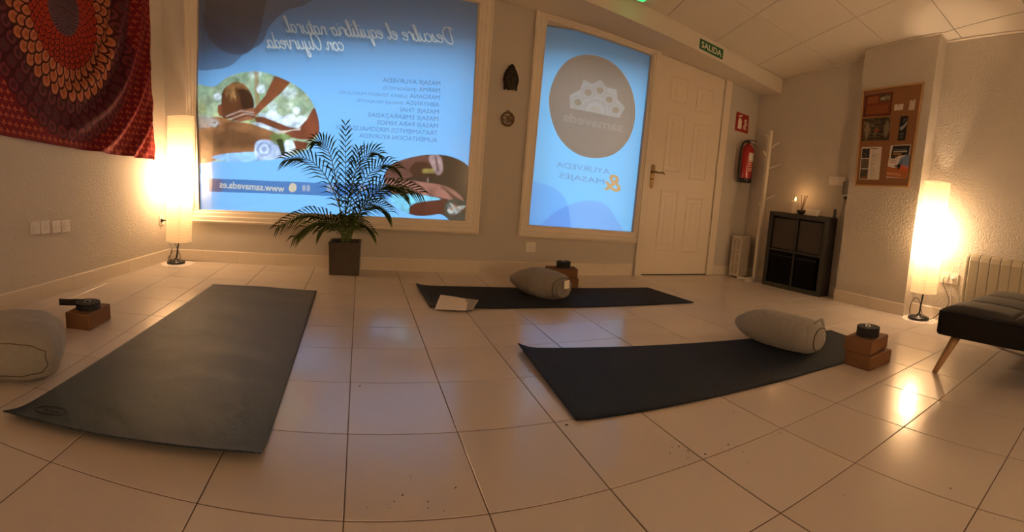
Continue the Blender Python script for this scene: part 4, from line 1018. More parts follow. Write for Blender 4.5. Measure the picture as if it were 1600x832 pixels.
cMb = Vector((1.775, 2.235, 0)); yMb = math.radians(-8)
b3_ = blk(cMb + Vector((0, 0, .001)), yMb, 'lower cork block of the pair behind the taupe bolster', 'cork blocks stacked behind the middle bolster', Lw=(.22, .12, .072))
b4_ = blk(cMb + Vector((-.01, 0, .074)), yMb, 'upper cork block of the pair behind the taupe bolster', 'cork blocks stacked behind the middle bolster', proto=b3_)
def strap(c, r, h, yaw, label, tail=None, turns=5):
    T = thing('rolled_strap', label, 'yoga strap', c)
    pts = []; n = turns * 28
    for i in range(n + 1):
        t = i / n; a = 2 * PI * turns * t; rr = r * (.22 + .78 * t) * (1 + .02 * math.sin(3 * a)); pts.append(Vector((c[0] + rr * math.cos(a + yaw), c[1] + rr * math.sin(a + yaw), c[2] + h / 2)))
    if tail: pts += [pts[-1] + Vector(p) for p in tail]
    V = []; 
    th = r * .78 / turns * .40
    mb = MB()
    for i, p in enumerate(pts):
        tg = pts[min(i + 1, len(pts) - 1)] - pts[max(i - 1, 0)]; nn_ = Vector((-tg.y, tg.x, 0)).normalized()
        hh = h / 2
        V += [p - nn_ * th + Vector((0, 0, -hh)), p + nn_ * th + Vector((0, 0, -hh)), p + nn_ * th + Vector((0, 0, hh)), p - nn_ * th + Vector((0, 0, hh))]
    m_ = len(pts); mb.add(V, [(i * 4 + k, i * 4 + (k + 1) % 4, (i + 1) * 4 + (k + 1) % 4, (i + 1) * 4 + k) for i in range(m_ - 1) for k in range(4)] + [(3, 2, 1, 0), tuple((m_ - 1) * 4 + k for k in range(4))])
    mb.build('webbing', M_blackfab, T)
    mb = MB(); e = Vector((c[0], c[1], c[2] + h)); mb.tube([e + Vector((r * .25 * math.cos(a), r * .25 * math.sin(a) * .7, .002 + .004 * math.sin(a))) for a in [2 * PI * k / 16 for k in range(16)]], .0022, 6, closed=True); mb.build('buckle_ring', M_chrome, T)
strap((cL.x + .005, cL.y - .01, .0895), .066, .036, 2.6, 'rolled black strap with loose end on the left cork block', tail=[(-.03, -.01, 0), (-.07, -.03, 0), (-.115, -.05, .002)])
strap((cRb.x - .008, cRb.y + .02, 2 * hb + .0025), .058, .048, .6, 'rolled black strap on top of the right cork block stack')
strap((cMb.x - .0, cMb.y, .148), .052, .046, 1.2, 'rolled black strap on the cork blocks behind the taupe bolster')

# papers on the middle mat
def sheet(name, label, cat, quad, m, z):
    mb = MB(); q = [Vector((p.x, p.y, z)) for p in quad]
    mb.grid(lambda u, v: lerp(lerp(q[0], q[1], u), lerp(q[3], q[2], u), v) + Vector((0, 0, .003 * math.sin(u * 3) * v)), 10, 10)
    o = mb.build(name, m); sd = o.modifiers.new('t', 'SOLIDIFY'); sd.thickness = .0004; tag(o, label, cat)
sheet('plastic_sleeve', 'grey clear plastic sleeve lying half on the middle mat', 'plastic sleeve', [F(700, 487), F(738, 488), F(748, 472), F(706, 468)], M_tracing, .0115)
sheet('paper_sheet', 'white sheet of paper on the left end of the middle mat', 'paper', [F(679, 487), F(728, 489), F(732, 471), F(688, 464)], M_paper, .013)

# ------------------------------------------------------------------ wall plaques
bp = BW(798, 122, .0)
T = thing('buddha_head_plaque', 'dark bronze buddha head plaque hanging between the two windows', 'wall ornament', (bp.x, bp.y - .02, bp.z - .1))
def faceP(u, v):
    a = (u - .5) * PI; z = (v - .5) * .2
    t = v; w = .056 * (math.sin(PI * min(1, max(0, (t * .85 + .05)))) ** .55) * (1 if t < .62 else 1 - .35 * (t - .62) / .38)
    if t > .8: w = max(.008, w * (1 - (t - .8) / .22))
    r = .035 * max(.1, math.cos(a)) * (1 - max(0, t - .8) * 3) + .004 * noise.noise((u * 30, v * 40, 0)) * (1 if t > .55 else 0)
    if .22 < t < .55 and abs(u - .5) < .07: r += .010 * (1 - abs(u - .5) / .07) * (1 - abs(t - .36) / .2 if abs(t - .36) < .2 else 0)
    if .38 < t < .46 and .08 < abs(u - .5) < .25: r -= .003
    if .17 < t < .22 and abs(u - .5) < .12: r += .003
    return Vector((bp.x + w * math.sin(a), bp.y - .004 - max(0, r), bp.z + z))
mb = MB(); mb.grid(faceP, 32, 48)
mb.build('head', M_bronze, T)
mb = MB()
for row in range(7):
    z = bp.z + .015 + row * .0115; wr_ = .044 - .0035 * row
    for k in range(-4, 5):
        a = k / 4.3; x = bp.x + wr_ * math.sin(a * 1.35); mb.ball((x, bp.y - .006 - .034 * math.cos(a * 1.3) * (1 - row * .06), z), .0062, 5)
mb.build('hair_curls', M_bronze, T)
mb = MB(); mb.lathe([(.024, .075), (.022, .09), (.014, .104), (.004, .112), (1e-5, .113)], (bp.x, bp.y - .022, bp.z - .008), 20, sy=.8); mb.build('topknot', M_bronze, T)
for s_ in (-1, 1):
    mb = MB(); mb.tube([(bp.x + s_ * .050, bp.y - .014, bp.z + .015), (bp.x + s_ * .054, bp.y - .014, bp.z - .02), (bp.x + s_ * .048, bp.y - .014, bp.z - .06), (bp.x + s_ * .044, bp.y - .012, bp.z - .098)], [.006, .009, .006, .009], 8); mb.build('ear', M_bronze, T)
mp = BW(793, 186.5, .0)
T = thing('brass_medallion', 'small round openwork brass medallion below the bronze head', 'wall ornament', (mp.x, mp.y - .01, mp.z - .055))
RX = Matrix.Rotation(PI / 2, 3, 'X'); mb = MB()
mb.tube([Vector((mp.x + .046 * math.cos(a), mp.y - .01, mp.z + .052 * math.sin(a))) for a in [2 * PI * k / 40 for k in range(40)]], .0085, 10, closed=True); mb.build('rim', M_medal, T)
mb = MB(); om = spline([(-.022, .016), (-.006, .024), (.006, .014), (-.006, .002), (.010, -.006), (.004, -.024), (-.014, -.022)], 6)
mb.tube([(mp.x + p.x, mp.y - .010, mp.z + p.y) for p in om], .0055, 8)
om = spline([(.002, .0), (.018, .006), (.030, -.004), (.022, -.018)], 6); mb.tube([(mp.x + p.x, mp.y - .010, mp.z + p.y) for p in om], .005, 8)
om = spline([(.010, .026), (.020, .020), (.030, .028)], 6); mb.tube([(mp.x + p.x, mp.y - .010, mp.z + p.y) for p in om], .004, 8); mb.ball((mp.x + .02, mp.y - .01, mp.z + .034), .005, 6)
mb.tube([(mp.x - .044, mp.y - .008, mp.z - .004), (mp.x - .018, mp.y - .008, mp.z - .010)], .005, 6); mb.tube([(mp.x + .044, mp.y - .008, mp.z - .014), (mp.x + .020, mp.y - .008, mp.z - .014)], .005, 6); mb.build('om_symbol', M_medal, T)
mb = MB(); mb.tube([Vector((mp.x + .008 * math.cos(a), mp.y - .008, mp.z + .064 + .008 * math.sin(a))) for a in [2 * PI * k / 16 for k in range(16)]], .003, 6, closed=True); mb.build('hanging_loop', M_medal, T)

# ------------------------------------------------------------------ signs
def BM(px, py, off=0.0): return hit(px, py, (0, 1, 0), (0, YBM - off, 0))
T = thing('exit_sign', 'green exit sign lettered SALIDA on the beam above the door', 'sign', BM(1111, 77))
q = [BM(1093, 76.5), BM(1129, 94), BM(1130, 77.5), BM(1094, 60)]
q = [BM(1092.5, 75.5), BM(1128.5, 93.5), BM(1130, 78), BM(1094, 60)]
mb = MB(); mb.slab(q, (0, -.004, 0)); mb.build('sign_plate', M_green, T)
def letters(mb, s_, P, bold=0, off=(0, -.0052, 0), wfrac=(0, 1), hfrac=(0, 1)):
    T_ = text_tris(s_, bold=bold); W = T_[..., 0].max(); 
    for tr in T_:
        mb.add([P(wfrac[0] + (wfrac[1] - wfrac[0]) * p[0] / W, hfrac[0] + (hfrac[1] - hfrac[0]) * p[1]) + Vector(off) for p in tr], [(0, 1, 2)])
def bil(q): return lambda u, v: lerp(lerp(q[0], q[1], u), lerp(q[3], q[2], u), v)
mb = MB(); letters(mb, 'SALIDA', bil(q), .015, wfrac=(.07, .93), hfrac=(.2, .82)); mb.build('lettering', M_cream, T)
q = [BW(1148, 203.5, .002), BW(1168, 209.5, .002), BW(1170, 181.5, .002), BW(1151, 174.5, .002)]
T = thing('fire_sign', 'red and white fire extinguisher pictogram sign above the extinguisher', 'sign', q[0])
mb = MB(); mb.slab(q, (0, -.003, 0)); mb.build('sign_plate', M_redsign, T)
b = bil(q); mb = MB(); o_ = Vector((0, -.0042, 0))
mb.add([b(*p) + o_ for p in ((.18, .14), (.46, .14), (.46, .58), (.40, .66), (.40, .72), (.24, .72), (.24, .66), (.18, .58))], [tuple(range(8))])
mb.add([b(*p) + o_ for p in ((.22, .76), (.50, .86), (.46, .92), (.20, .84))], [(0, 1, 2, 3)])
def stroke(pts, w):
    for a, c in zip(pts[:-1], pts[1:]):
        d_ = Vector((c[0] - a[0], c[1] - a[1])).normalized(); n_ = Vector((-d_.y, d_.x)) * w
        mb.add([b(a[0] - n_.x, a[1] - n_.y) + o_, b(c[0] - n_.x, c[1] - n_.y) + o_, b(c[0] + n_.x, c[1] + n_.y) + o_, b(a[0] + n_.x, a[1] + n_.y) + o_], [(0, 1, 2, 3)])
for k in range(3): stroke([(.66 + .08 * k, .16), (.62 + .08 * k, .34), (.72 + .07 * k, .48), (.66 + .07 * k, .64), (.74 + .05 * k, .74)], .022)
mb.build('pictogram', M_cream, T)
# emergency light up on the ceiling edge, only its lower rim shows
el = F(1003, 1, 2.165); el.z = ceil_z(el.x, el.y)
T = thing('emergency_light', 'white emergency light with green lit lens at the ceiling edge', 'emergency light', el)
mb = MB(); mb.box((-.13, -.05, -.035), (.13, .05, 0), c=el); mb.build('housing', M_white, T, bevel=.008)
mb = MB(); mb.box((-.10, -.035, -.047), (.03, .035, -.034), c=el); mb.build('lens', M_led, T, bevel=.005)

# ------------------------------------------------------------------ fire extinguisher on the back wall
ep = BW(1160, 286); ebx, ebz = ep.x - .05, ep.z; ey_ = back_y(ebx) - .085
T = thing('fire_extinguisher', 'red fire extinguisher with black hose hanging on wall beside door', 'fire extinguisher', (ebx, ey_, ebz))
eh = BW(1166, 219).z - ebz; er = .062
mb = MB(); mb.lathe([(er * .96, .03), (er, .045), (er, eh * .72), (er * .92, eh * .79), (er * .6, eh * .85), (er * .33, eh * .88), (er * .33, eh * .90)], (ebx, ey_, ebz), 36); mb.build('cylinder_body', M_red, T)
mb = MB(); mb.lathe([(er * .9, 0), (er * 1.04, .006), (er * 1.05, .04), (er * 1.0, .045)], (ebx, ey_, ebz), 36); mb.build('foot_ring', M_black, T)
mb = MB(); mb.lathe([(.016, eh * .89), (.018, eh * .95), (.012, eh * .98)], (ebx, ey_, ebz), 16)
mb.tube([(ebx - .01, ey_, ebz + eh * .96), (ebx + .03, ey_ - .02, ebz + eh * .985), (ebx + .075, ey_ - .03, ebz + eh * .975)], .007, 8, flat=(1, .6)); mb.tube([(ebx, ey_, ebz + eh * .93), (ebx + .04, ey_ - .02, ebz + eh * .90), (ebx + .065, ey_ - .03, ebz + eh * .86)], .006, 8, flat=(1, .6)); mb.build('valve_handle', M_black, T)
mb = MB(); mb.tube(spline([(ebx, ey_, ebz + eh * .95), (ebx - .05, ey_ - .01, ebz + eh * .93), (ebx - .085, ey_ - .01, ebz + eh * .82), (ebx - .088, ey_ - .01, ebz + eh * .5), (ebx - .084, ey_ - .01, ebz + eh * .2), (ebx - .078, ey_ - .01, ebz + .04)], 8), .009, 8); mb.build('hose', M_black, T)
mb = MB()
def cyl(u, v): a = -PI / 2 + (.15 - u) * 1.1 + .5; return Vector((ebx + (er + .0008) * math.cos(a), ey_ + (er + .0008) * math.sin(a), ebz + eh * (.40 + .30 * v)))
mb.grid(lambda u, v: cyl(1 - u, .35 + .6 * v), 10, 4); mb.build('instruction_label', M_cream, T)
mb = MB()
for k in range(5): mb.grid(lambda u, v: cyl(1 - u * .8, .25 - .17 * k + .06 * v), 8, 1)
mb.build('printed_text', M_cream, T)
mb = MB(); mb.box((-.02, 0, .1), (.02, .03, .3), c=(ebx, back_y(ebx) - .03, ebz)); mb.build('wall_bracket', M_black, T)

# ------------------------------------------------------------------ coat stand
cs = F(1185, 439); cs = Vector((cs.x - .03, cs.y + .03, 0))
T = thing('coat_stand', 'white wooden coat stand shaped like a bare branch by bookcase', 'coat stand', cs)
topz = 1.47
mb = MB(); mb.box((-.016, -.016, .02), (.016, .016, topz), c=cs); mb.build('post', M_rackw, T, bevel=.004)
mb = MB(); mb.box((-.15, -.02, 0), (.16, .02, .022), R=Matrix.Rotation(math.radians(135), 3, 'Z'), c=cs); mb.box((-.16, -.02, 0), (.05, .02, .022), R=Matrix.Rotation(math.radians(20), 3, 'Z'), c=cs + Vector((.0, .0, 0)))
mb.build('foot', M_rackw, T, bevel=.003)
for (pxa, pya), (pxb, pyb) in (((1195, 209.5), (1203, 215.5)), ((1217, 223), (1207, 233)), ((1192.5, 236), (1202, 247.5)), ((1219, 257), (1204, 265)), ((1186, 316.5), (1195, 324)), ((1211, 305), (1198, 313))):
    a = hit(pxa, pya, (0.6, .8, 0), cs); b = hit(pxb, pyb, (0.6, .8, 0), cs)
    b2 = Vector((cs.x, cs.y, b.z + (b.z - a.z) * .05)); mb = MB(); mb.tube([a, b2], .0085, 10); mb.build('peg', M_rackw, T)
# ------------------------------------------------------------------ pale lattice cabinet behind the stand
hc = Vector((3.50, 2.40, 0))
T = thing('lattice_heater_cabinet', 'narrow off-white box with lattice front in the corner by door', 'cabinet', hc)
yaw = math.radians(-38); Rz = Matrix.Rotation(yaw, 3, 'Z'); hH = .40
a0 = F(1139, 431); a1 = F(1153, 434.5); a2 = F(1171, 431)
ux_ = Vector((a1.x - a0.x, a1.y - a0.y, 0)); fw_ = ux_.length; ux_.normalize(); vy = Vector((-ux_.y, ux_.x, 0))
if vy.dot(a1 - CO) < 0: vy = -vy
dep = .13
mb = MB(); q = [a0, a1, a1 + vy * dep, a0 + vy * dep]; q = [Vector((p.x, p.y, .012)) for p in q]
mb.slab(q, (0, 0, hH)); mb.build('cabinet_body', M_lattice, T, bevel=.004)
mb = MB(); fn_ = -vy * .006
def LF(u, z): return a0 + ux_ * (fw_ * u) + Vector((0, 0, .012 + z)) - Vector((0, 0, a0.z))
for u0, u1, z0, z1 in [(0, .1, 0, hH), (.9, 1, 0, hH), (0, 1, 0, .02), (0, 1, hH - .02, hH)] + [(.46, .54, 0, hH)] + [(0, 1, z, z + .012) for z in (.125, .255)]:
    mb.slab([LF(u0, z0), LF(u1, z0), LF(u1, z1), LF(u0, z1)], fn_)
for z in (.066, .19, .325):
    for u in (.28, .72): mb.tube([LF(u + .17 * math.cos(g), z + .045 * math.sin(g)) + fn_ * .6 for g in [2 * PI * k / 20 for k in range(20)]], .0035, 6, closed=True)
mb.build('lattice_front', M_rackw, T)
mb = MB(); mb.slab([p + Vector((0, 0, -.012)) + (a1 + vy * dep * .5 - p) * .15 for p in [Vector((p.x, p.y, .012)) for p in q]], (0, 0, .012)); mb.build('plinth', M_dark, T)

# ------------------------------------------------------------------ cube bookcase with storage boxes
s1 = Vector((3.575, 2.03, 0)); s2 = Vector((3.64, 1.415, 0)); SH = .70
fx_ = (s2 - s1); SW = fx_.length; fx_.normalize(); fy_ = Vector((-fx_.y, fx_.x, 0))
if fy_.x < 0: fy_ = -fy_
sd = .135
# floor plan: the front runs from s1 to s2, the back touches the right wall
def SP(u, d_, z): return s1 + fx_ * u + fy_ * d_ + Vector((0, 0, z))
T = thing('cube_bookcase', 'black-brown four-cube bookcase against the right wall', 'bookcase', s1)
def sbox(mb, u0, u1, d0, d1, z0, z1): mb.slab([SP(u0, d0, z0), SP(u1, d0, z0), SP(u1, d1, z0), SP(u0, d1, z0)], (0, 0, z1 - z0))
t_ = .042
mb = MB(); sbox(mb, 0, SW, 0, sd, 0, t_); sbox(mb, 0, SW, 0, sd, SH - t_, SH); sbox(mb, 0, t_, 0, sd, t_, SH - t_); sbox(mb, SW - t_, SW, 0, sd, t_, SH - t_)
mb.build('carcass', M_blackwood, T, bevel=.0015)
mb = MB(); sbox(mb, SW / 2 - .010, SW / 2 + .010, .003, sd, t_, SH - t_); mb.build('upright_divider', M_blackwood, T)
mb = MB(); sbox(mb, t_, SW - t_, .003, sd, SH / 2 - .010, SH / 2 + .010); mb.build('shelf_board', M_blackwood, T)
mb = MB(); sbox(mb, 0, SW, sd, sd + .004, 0, SH); mb.build('back_panel', M_blackwood, T)
cubes = [(t_ + .008, SW / 2 - .018, SH / 2 + .014, SH - t_ - .012, M_insert2, 'upper left storage box with grey front in the bookcase'),
         (SW / 2 + .018, SW - t_ - .008, SH / 2 + .014, SH - t_ - .012, M_insert2, 'upper right storage box with grey front in the bookcase'),
         (t_ + .008, SW / 2 - .018, t_ + .003, SH / 2 - .018, M_insert, 'lower left black storage box in the bookcase'),
         (SW / 2 + .018, SW - t_ - .040, t_ + .003, SH / 2 - .018, M_insert, 'lower right black storage box in the bookcase')]
for u0, u1, z0, z1, m_, lb in cubes:
    B_ = thing('storage_box', lb, 'storage box', SP((u0 + u1) / 2, .01, z0), 'storage boxes in the bookcase')
    mb = MB(); sbox(mb, u0, u1, .012, sd - .01, z0, z1); mb.build('box_front', m_, B_, bevel=.004)
    mb = MB(); sbox(mb, u0 + .002, u1 - .002, .009, .013, z1 - .035, z1 - .030); mb.build('box_seam', M_black, B_)
# things on the bookcase, placed in the middle of its top
def TOPP(px, py, d_=.055):
    """point on the bookcase top along the picture column px"""
    n_ = fy_; p = hit(px, py, n_, s1 + fy_ * d_); return Vector((p.x, p.y, SH))
cp = TOPP(1240.5, 334)
T = thing('pillar_candle', 'lit cream pillar candle on the bookcase', 'candle', cp)
mb = MB(); mb.lathe([(.029, 0), (.030, .004), (.030, .108), (.027, .113), (.022, .109), (1e-5, .106)], cp, 28); mb.build('wax', M_wax, T)
mb = MB(); mb.tube([cp + Vector((0, 0, .106)), cp + Vector((.001, 0, .120))], .0012, 6); mb.build('wick', M_black, T)
mb = MB(); mb.lathe([(1e-5, .114), (.0055, .120), (.0078, .129), (.005, .142), (1e-5, .156)], cp, 14); mb.build('flame', M_flame, T)
ld = bpy.data.lights.new('flame_light', 'POINT'); ld.energy = .5; ld.color = (1, .5, .18); ld.shadow_soft_size = .008
lo = bpy.data.objects.new('flame_light', ld); col.objects.link(lo); lo.parent = T; lo.location = Vector((0, 0, .168)); ORG[lo.name] = cp
rp_ = TOPP(1251.5, 334, .06)
T = thing('reed_diffuser', 'dark bowl holding thin reeds beside the lit candle', 'diffuser', rp_)
mb = MB(); mb.lathe([(.020, 0), (.032, .014), (.037, .034), (.033, .040), (.029, .034), (1e-5, .028)], rp_, 24); mb.build('bowl', M_bronze, T)
for k, (dx_, dy_) in enumerate(((.018, -.02), (.006, -.012), (.024, -.03), (-.012, .01))):
    mb = MB(); mb.tube([rp_ + Vector((0, 0, .02)), rp_ + Vector((dx_ * .5, dy_ * 1.4, .175))], .003, 6); mb.build('reed', mat('reed_wood', (.18, .10, .05), .7) if k == 0 else bpy.data.materials['reed_wood'], T)
bp_ = TOPP(1270, 336, .055); ang = math.atan2(fx_.y, fx_.x)
T = thing('trinket_box', 'small cream box with lid beside the reed diffuser', 'box', bp_)
Rb = Matrix.Rotation(ang, 3, 'Z'); mb = MB(); mb.box((-.050, -.028, 0), (.050, .028, .044), R=Rb, c=bp_); mb.build('box_body', M_label, T, bevel=.002)
mb = MB(); mb.box((-.060, -.034, .044), (.060, .034, .056), R=Rb, c=bp_); mb.build('lid', M_label, T, bevel=.002)
tp2 = TOPP(1293, 338, .055)
T = thing('tablet', 'flat black tablet lying on the bookcase top', 'tablet', tp2)
mb = MB(); mb.box((-.065, -.04, 0), (.065, .04, .008), R=Rb, c=tp2); mb.build('tablet_body', M_black, T, bevel=.002)
mb = MB(); mb.box((-.058, -.034, .008), (.058, .034, .0084), R=Rb, c=tp2); mb.build('screen', mat('black_glass', (.01, .01, .012), .1), T)
st_ = TOPP(1304, 338, .08)
mb = MB(); mb.box((-.013, -.004, 0), (.013, .004, .072), R=Rb, c=st_ + Vector((0, 0, .0088))); o = mb.build('phone_stand', M_black, bevel=.001); tag(o, 'small upright black stand behind the tablet on the bookcase', 'stand')
# little wire-legged lamp
lp_ = TOPP(1319, 341, .075); lp_ = lp_ + Vector((0, 0, 0))
T = thing('table_lamp', 'small grey drum lamp on wire legs at the bookcase end', 'table lamp', lp_)
for a in (0, 2.1, 4.2): mb = MB(); mb.tube([lp_ + Vector((.034 * math.cos(a), .034 * math.sin(a), 0)), lp_ + Vector((.006 * math.cos(a), .006 * math.sin(a), .185))], .0025, 6); mb.build('wire_leg', M_black, T)
mb = MB(); mb.lathe([(.024, .175), (.027, .187), (.018, .198)], lp_, 16); mb.build('collar', M_bronze, T)
mb = MB(); mb.lathe([(.042, .200), (.044, .204), (.044, .322), (.042, .326), (1e-5, .326)], lp_, 28); mb.build('drum_shade', M_silver, T)
mb = MB(); mb.lathe([(.044, .201), (.0455, .208), (.044, .216)], lp_, 28); mb.build('shade_band', M_chrome, T)
# light switches on the right wall
sw = XP(1309, 283.5, right_x(1.45) - .001)
T = thing('light_switch_bank', 'white bank of light switches on the wall above the bookcase', 'light switch', sw)
mb = MB(); mb.box((right_x(sw.y) - .010 - sw.x, -.085, -.04), (right_x(sw.y) - sw.x, .085, .04), c=sw); mb.build('cover_plate', M_white, T, bevel=.003)
for k in (-1, 0, 1): mb = MB(); mb.box((right_x(sw.y) - .015 - sw.x, k * .052 - .021, -.024), (right_x(sw.y) - .010 - sw.x, k * .052 + .021, .024), c=sw); mb.build('rocker', M_white, T, bevel=.002)

# ------------------------------------------------------------------ cork board with flyers
CBX = 3.700
def CB(px, py, off=0.0): return hit(px, py, (1, .0315, 0), (3.71 - off, PY0, 0))
cq = [CB(1337, 291), CB(1421, 293.5), CB(1445, 129), CB(1350, 142)]
T = thing('cork_board', 'cork notice board in thin pine frame hanging on the pillar', 'notice board', cq[0])
mb = MB(); mb.slab([p + Vector((-.004, 0, 0)) for p in cq], (-.008, 0, 0)); mb.build('cork_panel', mat('cork_sheet', (.25, .112, .046), .85, bump=.4, scale=260, var=.3), T)
b = bil(cq); mb = MB(); w_ = .022
inn = [b(w_, w_ * .7), b(1 - w_, w_ * .7), b(1 - w_, 1 - w_ * .7), b(w_, 1 - w_ * .7)]
V = []
for o_, i_ in zip(cq, inn): V += [o_ + Vector((-.001, 0, 0)), o_ + Vector((-.016, 0, 0)), i_ + Vector((-.016, 0, 0)), i_ + Vector((-.012, 0, 0))]
mb.add(V, [(k * 4 + j, k * 4 + j + 1, ((k + 1) % 4) * 4 + j + 1, ((k + 1) % 4) * 4 + j) for k in range(4) for j in range(3)]); mb.build('board_frame', M_pine, T)
def flyer(label, px4, res, paint, base, pin=True, name='flyer', cat='flyer', off=.0165):
    q = [CB(*p) for p in px4]; w = (q[1] - q[0]).length; h_ = (q[3] - q[0]).length
    C = Canvas(0, 1, 0, 1, res, base, 0); paint(C)
    q = [p + Vector((-off, 0, 0)) for p in q]
    def surf(A, B):
        a = [np.array(p) for p in q]; A_, B_ = A[..., None], B[..., None]
        P = (a[0] * (1 - A_) + a[1] * A_) * (1 - B_) + (a[3] * (1 - A_) + a[2] * A_) * B_; P[..., 0] -= .0035 * (1 - B) * np.sin(A * 3) ; return P
    T = thing(name, label, cat, lerp(q[0], q[1], .5)); C.build('sheet', M_print, surf, T)
    if pin:
        mb = MB(); mb.ball(lerp(q[3], q[2], .5) + Vector((-.003, 0, -.008)), .0045, 6); mb.build('pin', M_dark, T)
def R4(x0, y0, x1, y1): return [(x0, y0), (x1, y0), (x1, y1), (x0, y1)]
def f1_(C):
    C.poly(R4(.06, .08, .94, .94), lin(110, 52, 28)); C.poly(R4(.55, .62, .93, .92), lin(60, 58, 40)); 
    for k in range(14): C.poly(R4(.57 + .024 * k, .66 + .06 * rs.random(), .585 + .024 * k, .80 + .1 * rs.random()), rs.choice([lin(215, 200, 170), lin(150, 140, 100)]), .8)
    C.poly(R4(.1, .60, .48, .92), lin(140, 82, 50), .8)
    for k in range(6): C.poly(R4(.1, .10 + .065 * k, .9 - .2 * rs.random(), .12 + .065 * k), lin(175, 105, 60), .6)
flyer('large brown flyer with a small photo, top left of cork board', [(1350.5, 183.5), (1393, 181), (1398, 144), (1354, 151)], 90, f1_, lin(84, 34, 18))
def f2_(C):
    for k in range(90):
        x, y = rs.random(), rs.random(); r = rs.uniform(.02, .07)
        C.poly([(x + r * math.cos(a), y + r * 1.2 * math.sin(a)) for a in (0, 1, 2, 3, 4, 5)], rs.choice([lin(30, 24, 20), lin(95, 80, 55), lin(120, 110, 80), lin(60, 45, 30), lin(40, 40, 34)]), .8)
    C.shape([(.15, .15), (.1, .5), (.18, .85), (.3, .6), (.26, .2)], lin(140, 125, 95), .8, blur=.03); C.shape([(.85, .1), (.8, .5), (.9, .9), (1, .5)], lin(130, 115, 90), .8, blur=.03)
    for k in range(5): C.poly(R4(.28, .14 + .15 * k, .78, .20 + .15 * k), lin(28, 24, 20), .8); C.poly(R4(.30, .16 + .15 * k, .7, .18 + .15 * k), lin(150, 130, 95), .6)
    C.poly(R4(.5, .4, .62, .52), lin(160, 50, 35), .8)
    for k in range(7): C.poly(R4(.03, .08 + .13 * k, .08, .14 + .13 * k), lin(150, 60, 40), .8)
flyer('dark photo collage flyer, middle left of the cork board', [(1347.5, 221), (1391, 220), (1393, 184), (1349, 187)], 90, f2_, lin(58, 48, 34))
def f3_(C):
    for k, cc_ in enumerate((lin(70, 62, 55), lin(92, 84, 72), lin(38, 38, 42))):
        C.poly(R4(.03, .02 + .32 * k, .42, .31 + .32 * k), cc_)
        for _ in range(12): x, y = rs.uniform(.05, .4), rs.uniform(.04, .29) + .32 * k; C.poly([(x, y), (x + .05, y + .02), (x + .03, y + .05)], rs.choice([lin(150, 135, 115), lin(25, 22, 20), lin(120, 95, 70)]), .8)
    C.poly(R4(.08, .04, .36, .1), lin(150, 90, 50), .6)
    for k in range(24): C.poly(R4(.52, .06 + .035 * k, .60 + .32 * rs.random(), .072 + .035 * k), lin(120, 115, 110), .7)
    C.poly(R4(.50, .93, .8, .96), lin(90, 85, 80), .8)
flyer('white leaflet with three photos, bottom left of the cork board', [(1344, 281), (1375, 281.5), (1380, 230), (1348.5, 230.5)], 110, f3_, lin(205, 195, 185))
def f4_(C):
    C.poly([(0, .1), (.4, .12), (.95, .02), (1, .55), (0, .55)], lin(215, 210, 205))
    C.poly([(0, .04), (1, 0), (1, .28), (.6, .36), (.3, .30), (0, .36)], lin(170, 100, 55)); C.poly([(0, .1), (.7, .06), (.7, .12), (0, .18)], lin(205, 150, 110), .7)
    C.shape([(.5, .36), (.55, .55), (.75, .66), (1, .68), (1, .30), (.7, .30)], lin(110, 130, 165)); C.shape([(.55, .40), (1, .32), (1, .22), (.6, .26)], lin(205, 90, 45), .9, blur=.03)
    C.poly([(.08, .64), (.95, .70), (.97, .98), (.12, .98)], lin(24, 26, 30)); C.poly([(.1, .64), (.45, .66), (.3, .60), (.1, .60)], lin(24, 26, 30))
    C.poly(R4(.18, .78, .85, .82), lin(200, 200, 200), .7); C.poly(R4(.18, .70, .6, .75), lin(170, 110, 60), .9); C.poly(R4(.18, .86, .8, .88), lin(150, 150, 150), .6)
    C.poly([(.40, .30), (.52, .44), (.60, .40), (.70, .60), (.66, .44), (.60, .30), (.56, .24), (.48, .34)], lin(20, 18, 22)); C.poly([(.34, .34), (.56, .38), (.56, .42), (.32, .37)], lin(22, 20, 24))
    C.poly(R4(.08, .46, .42, .49), lin(170, 60, 50), .8); C.poly(R4(.08, .52, .40, .545), lin(60, 60, 70), .8)
flyer('orange and blue yoga poster, bottom right of the cork board', [(1386, 278.5), (1419, 279), (1425, 226.5), (1393.5, 228)], 110, f4_, lin(205, 195, 185))
def f5_(C):
    for k in range(4): C.poly(R4(.15, .2 + .15 * k, .7, .25 + .15 * k), lin(150, 140, 130), .5)
flyer('small wide white card near the top of the cork board', [(1398.5, 174), (1412.5, 172.5), (1413.5, 163), (1399.5, 164.5)], 40, f5_, lin(205, 190, 172), name='note_card', cat='card')
flyer('small tall white card, uppermost right on the cork board', [(1421, 173.5), (1430, 172.5), (1432.5, 156.5), (1423.5, 158)], 40, f5_, lin(200, 184, 165), name='note_card', cat='card')
def f6_(C):
    C.shape([(.1, .55), (.5, .62), (.95, .8), (.9, .62), (.5, .45), (.2, .42)], lin(150, 150, 150), .9); C.shape([(.3, .75), (.6, .9), (.9, .85)], lin(90, 90, 90), .8)
    for k in range(5): C.poly(R4(.2, .08 + .05 * k, .75, .10 + .05 * k), lin(130, 120, 110), .6)
flyer('narrow black leaflet, right of the collage on the cork board', [(1404, 220.5), (1415.5, 220), (1421, 182), (1409, 183)], 90, f6_, lin(22, 22, 24))

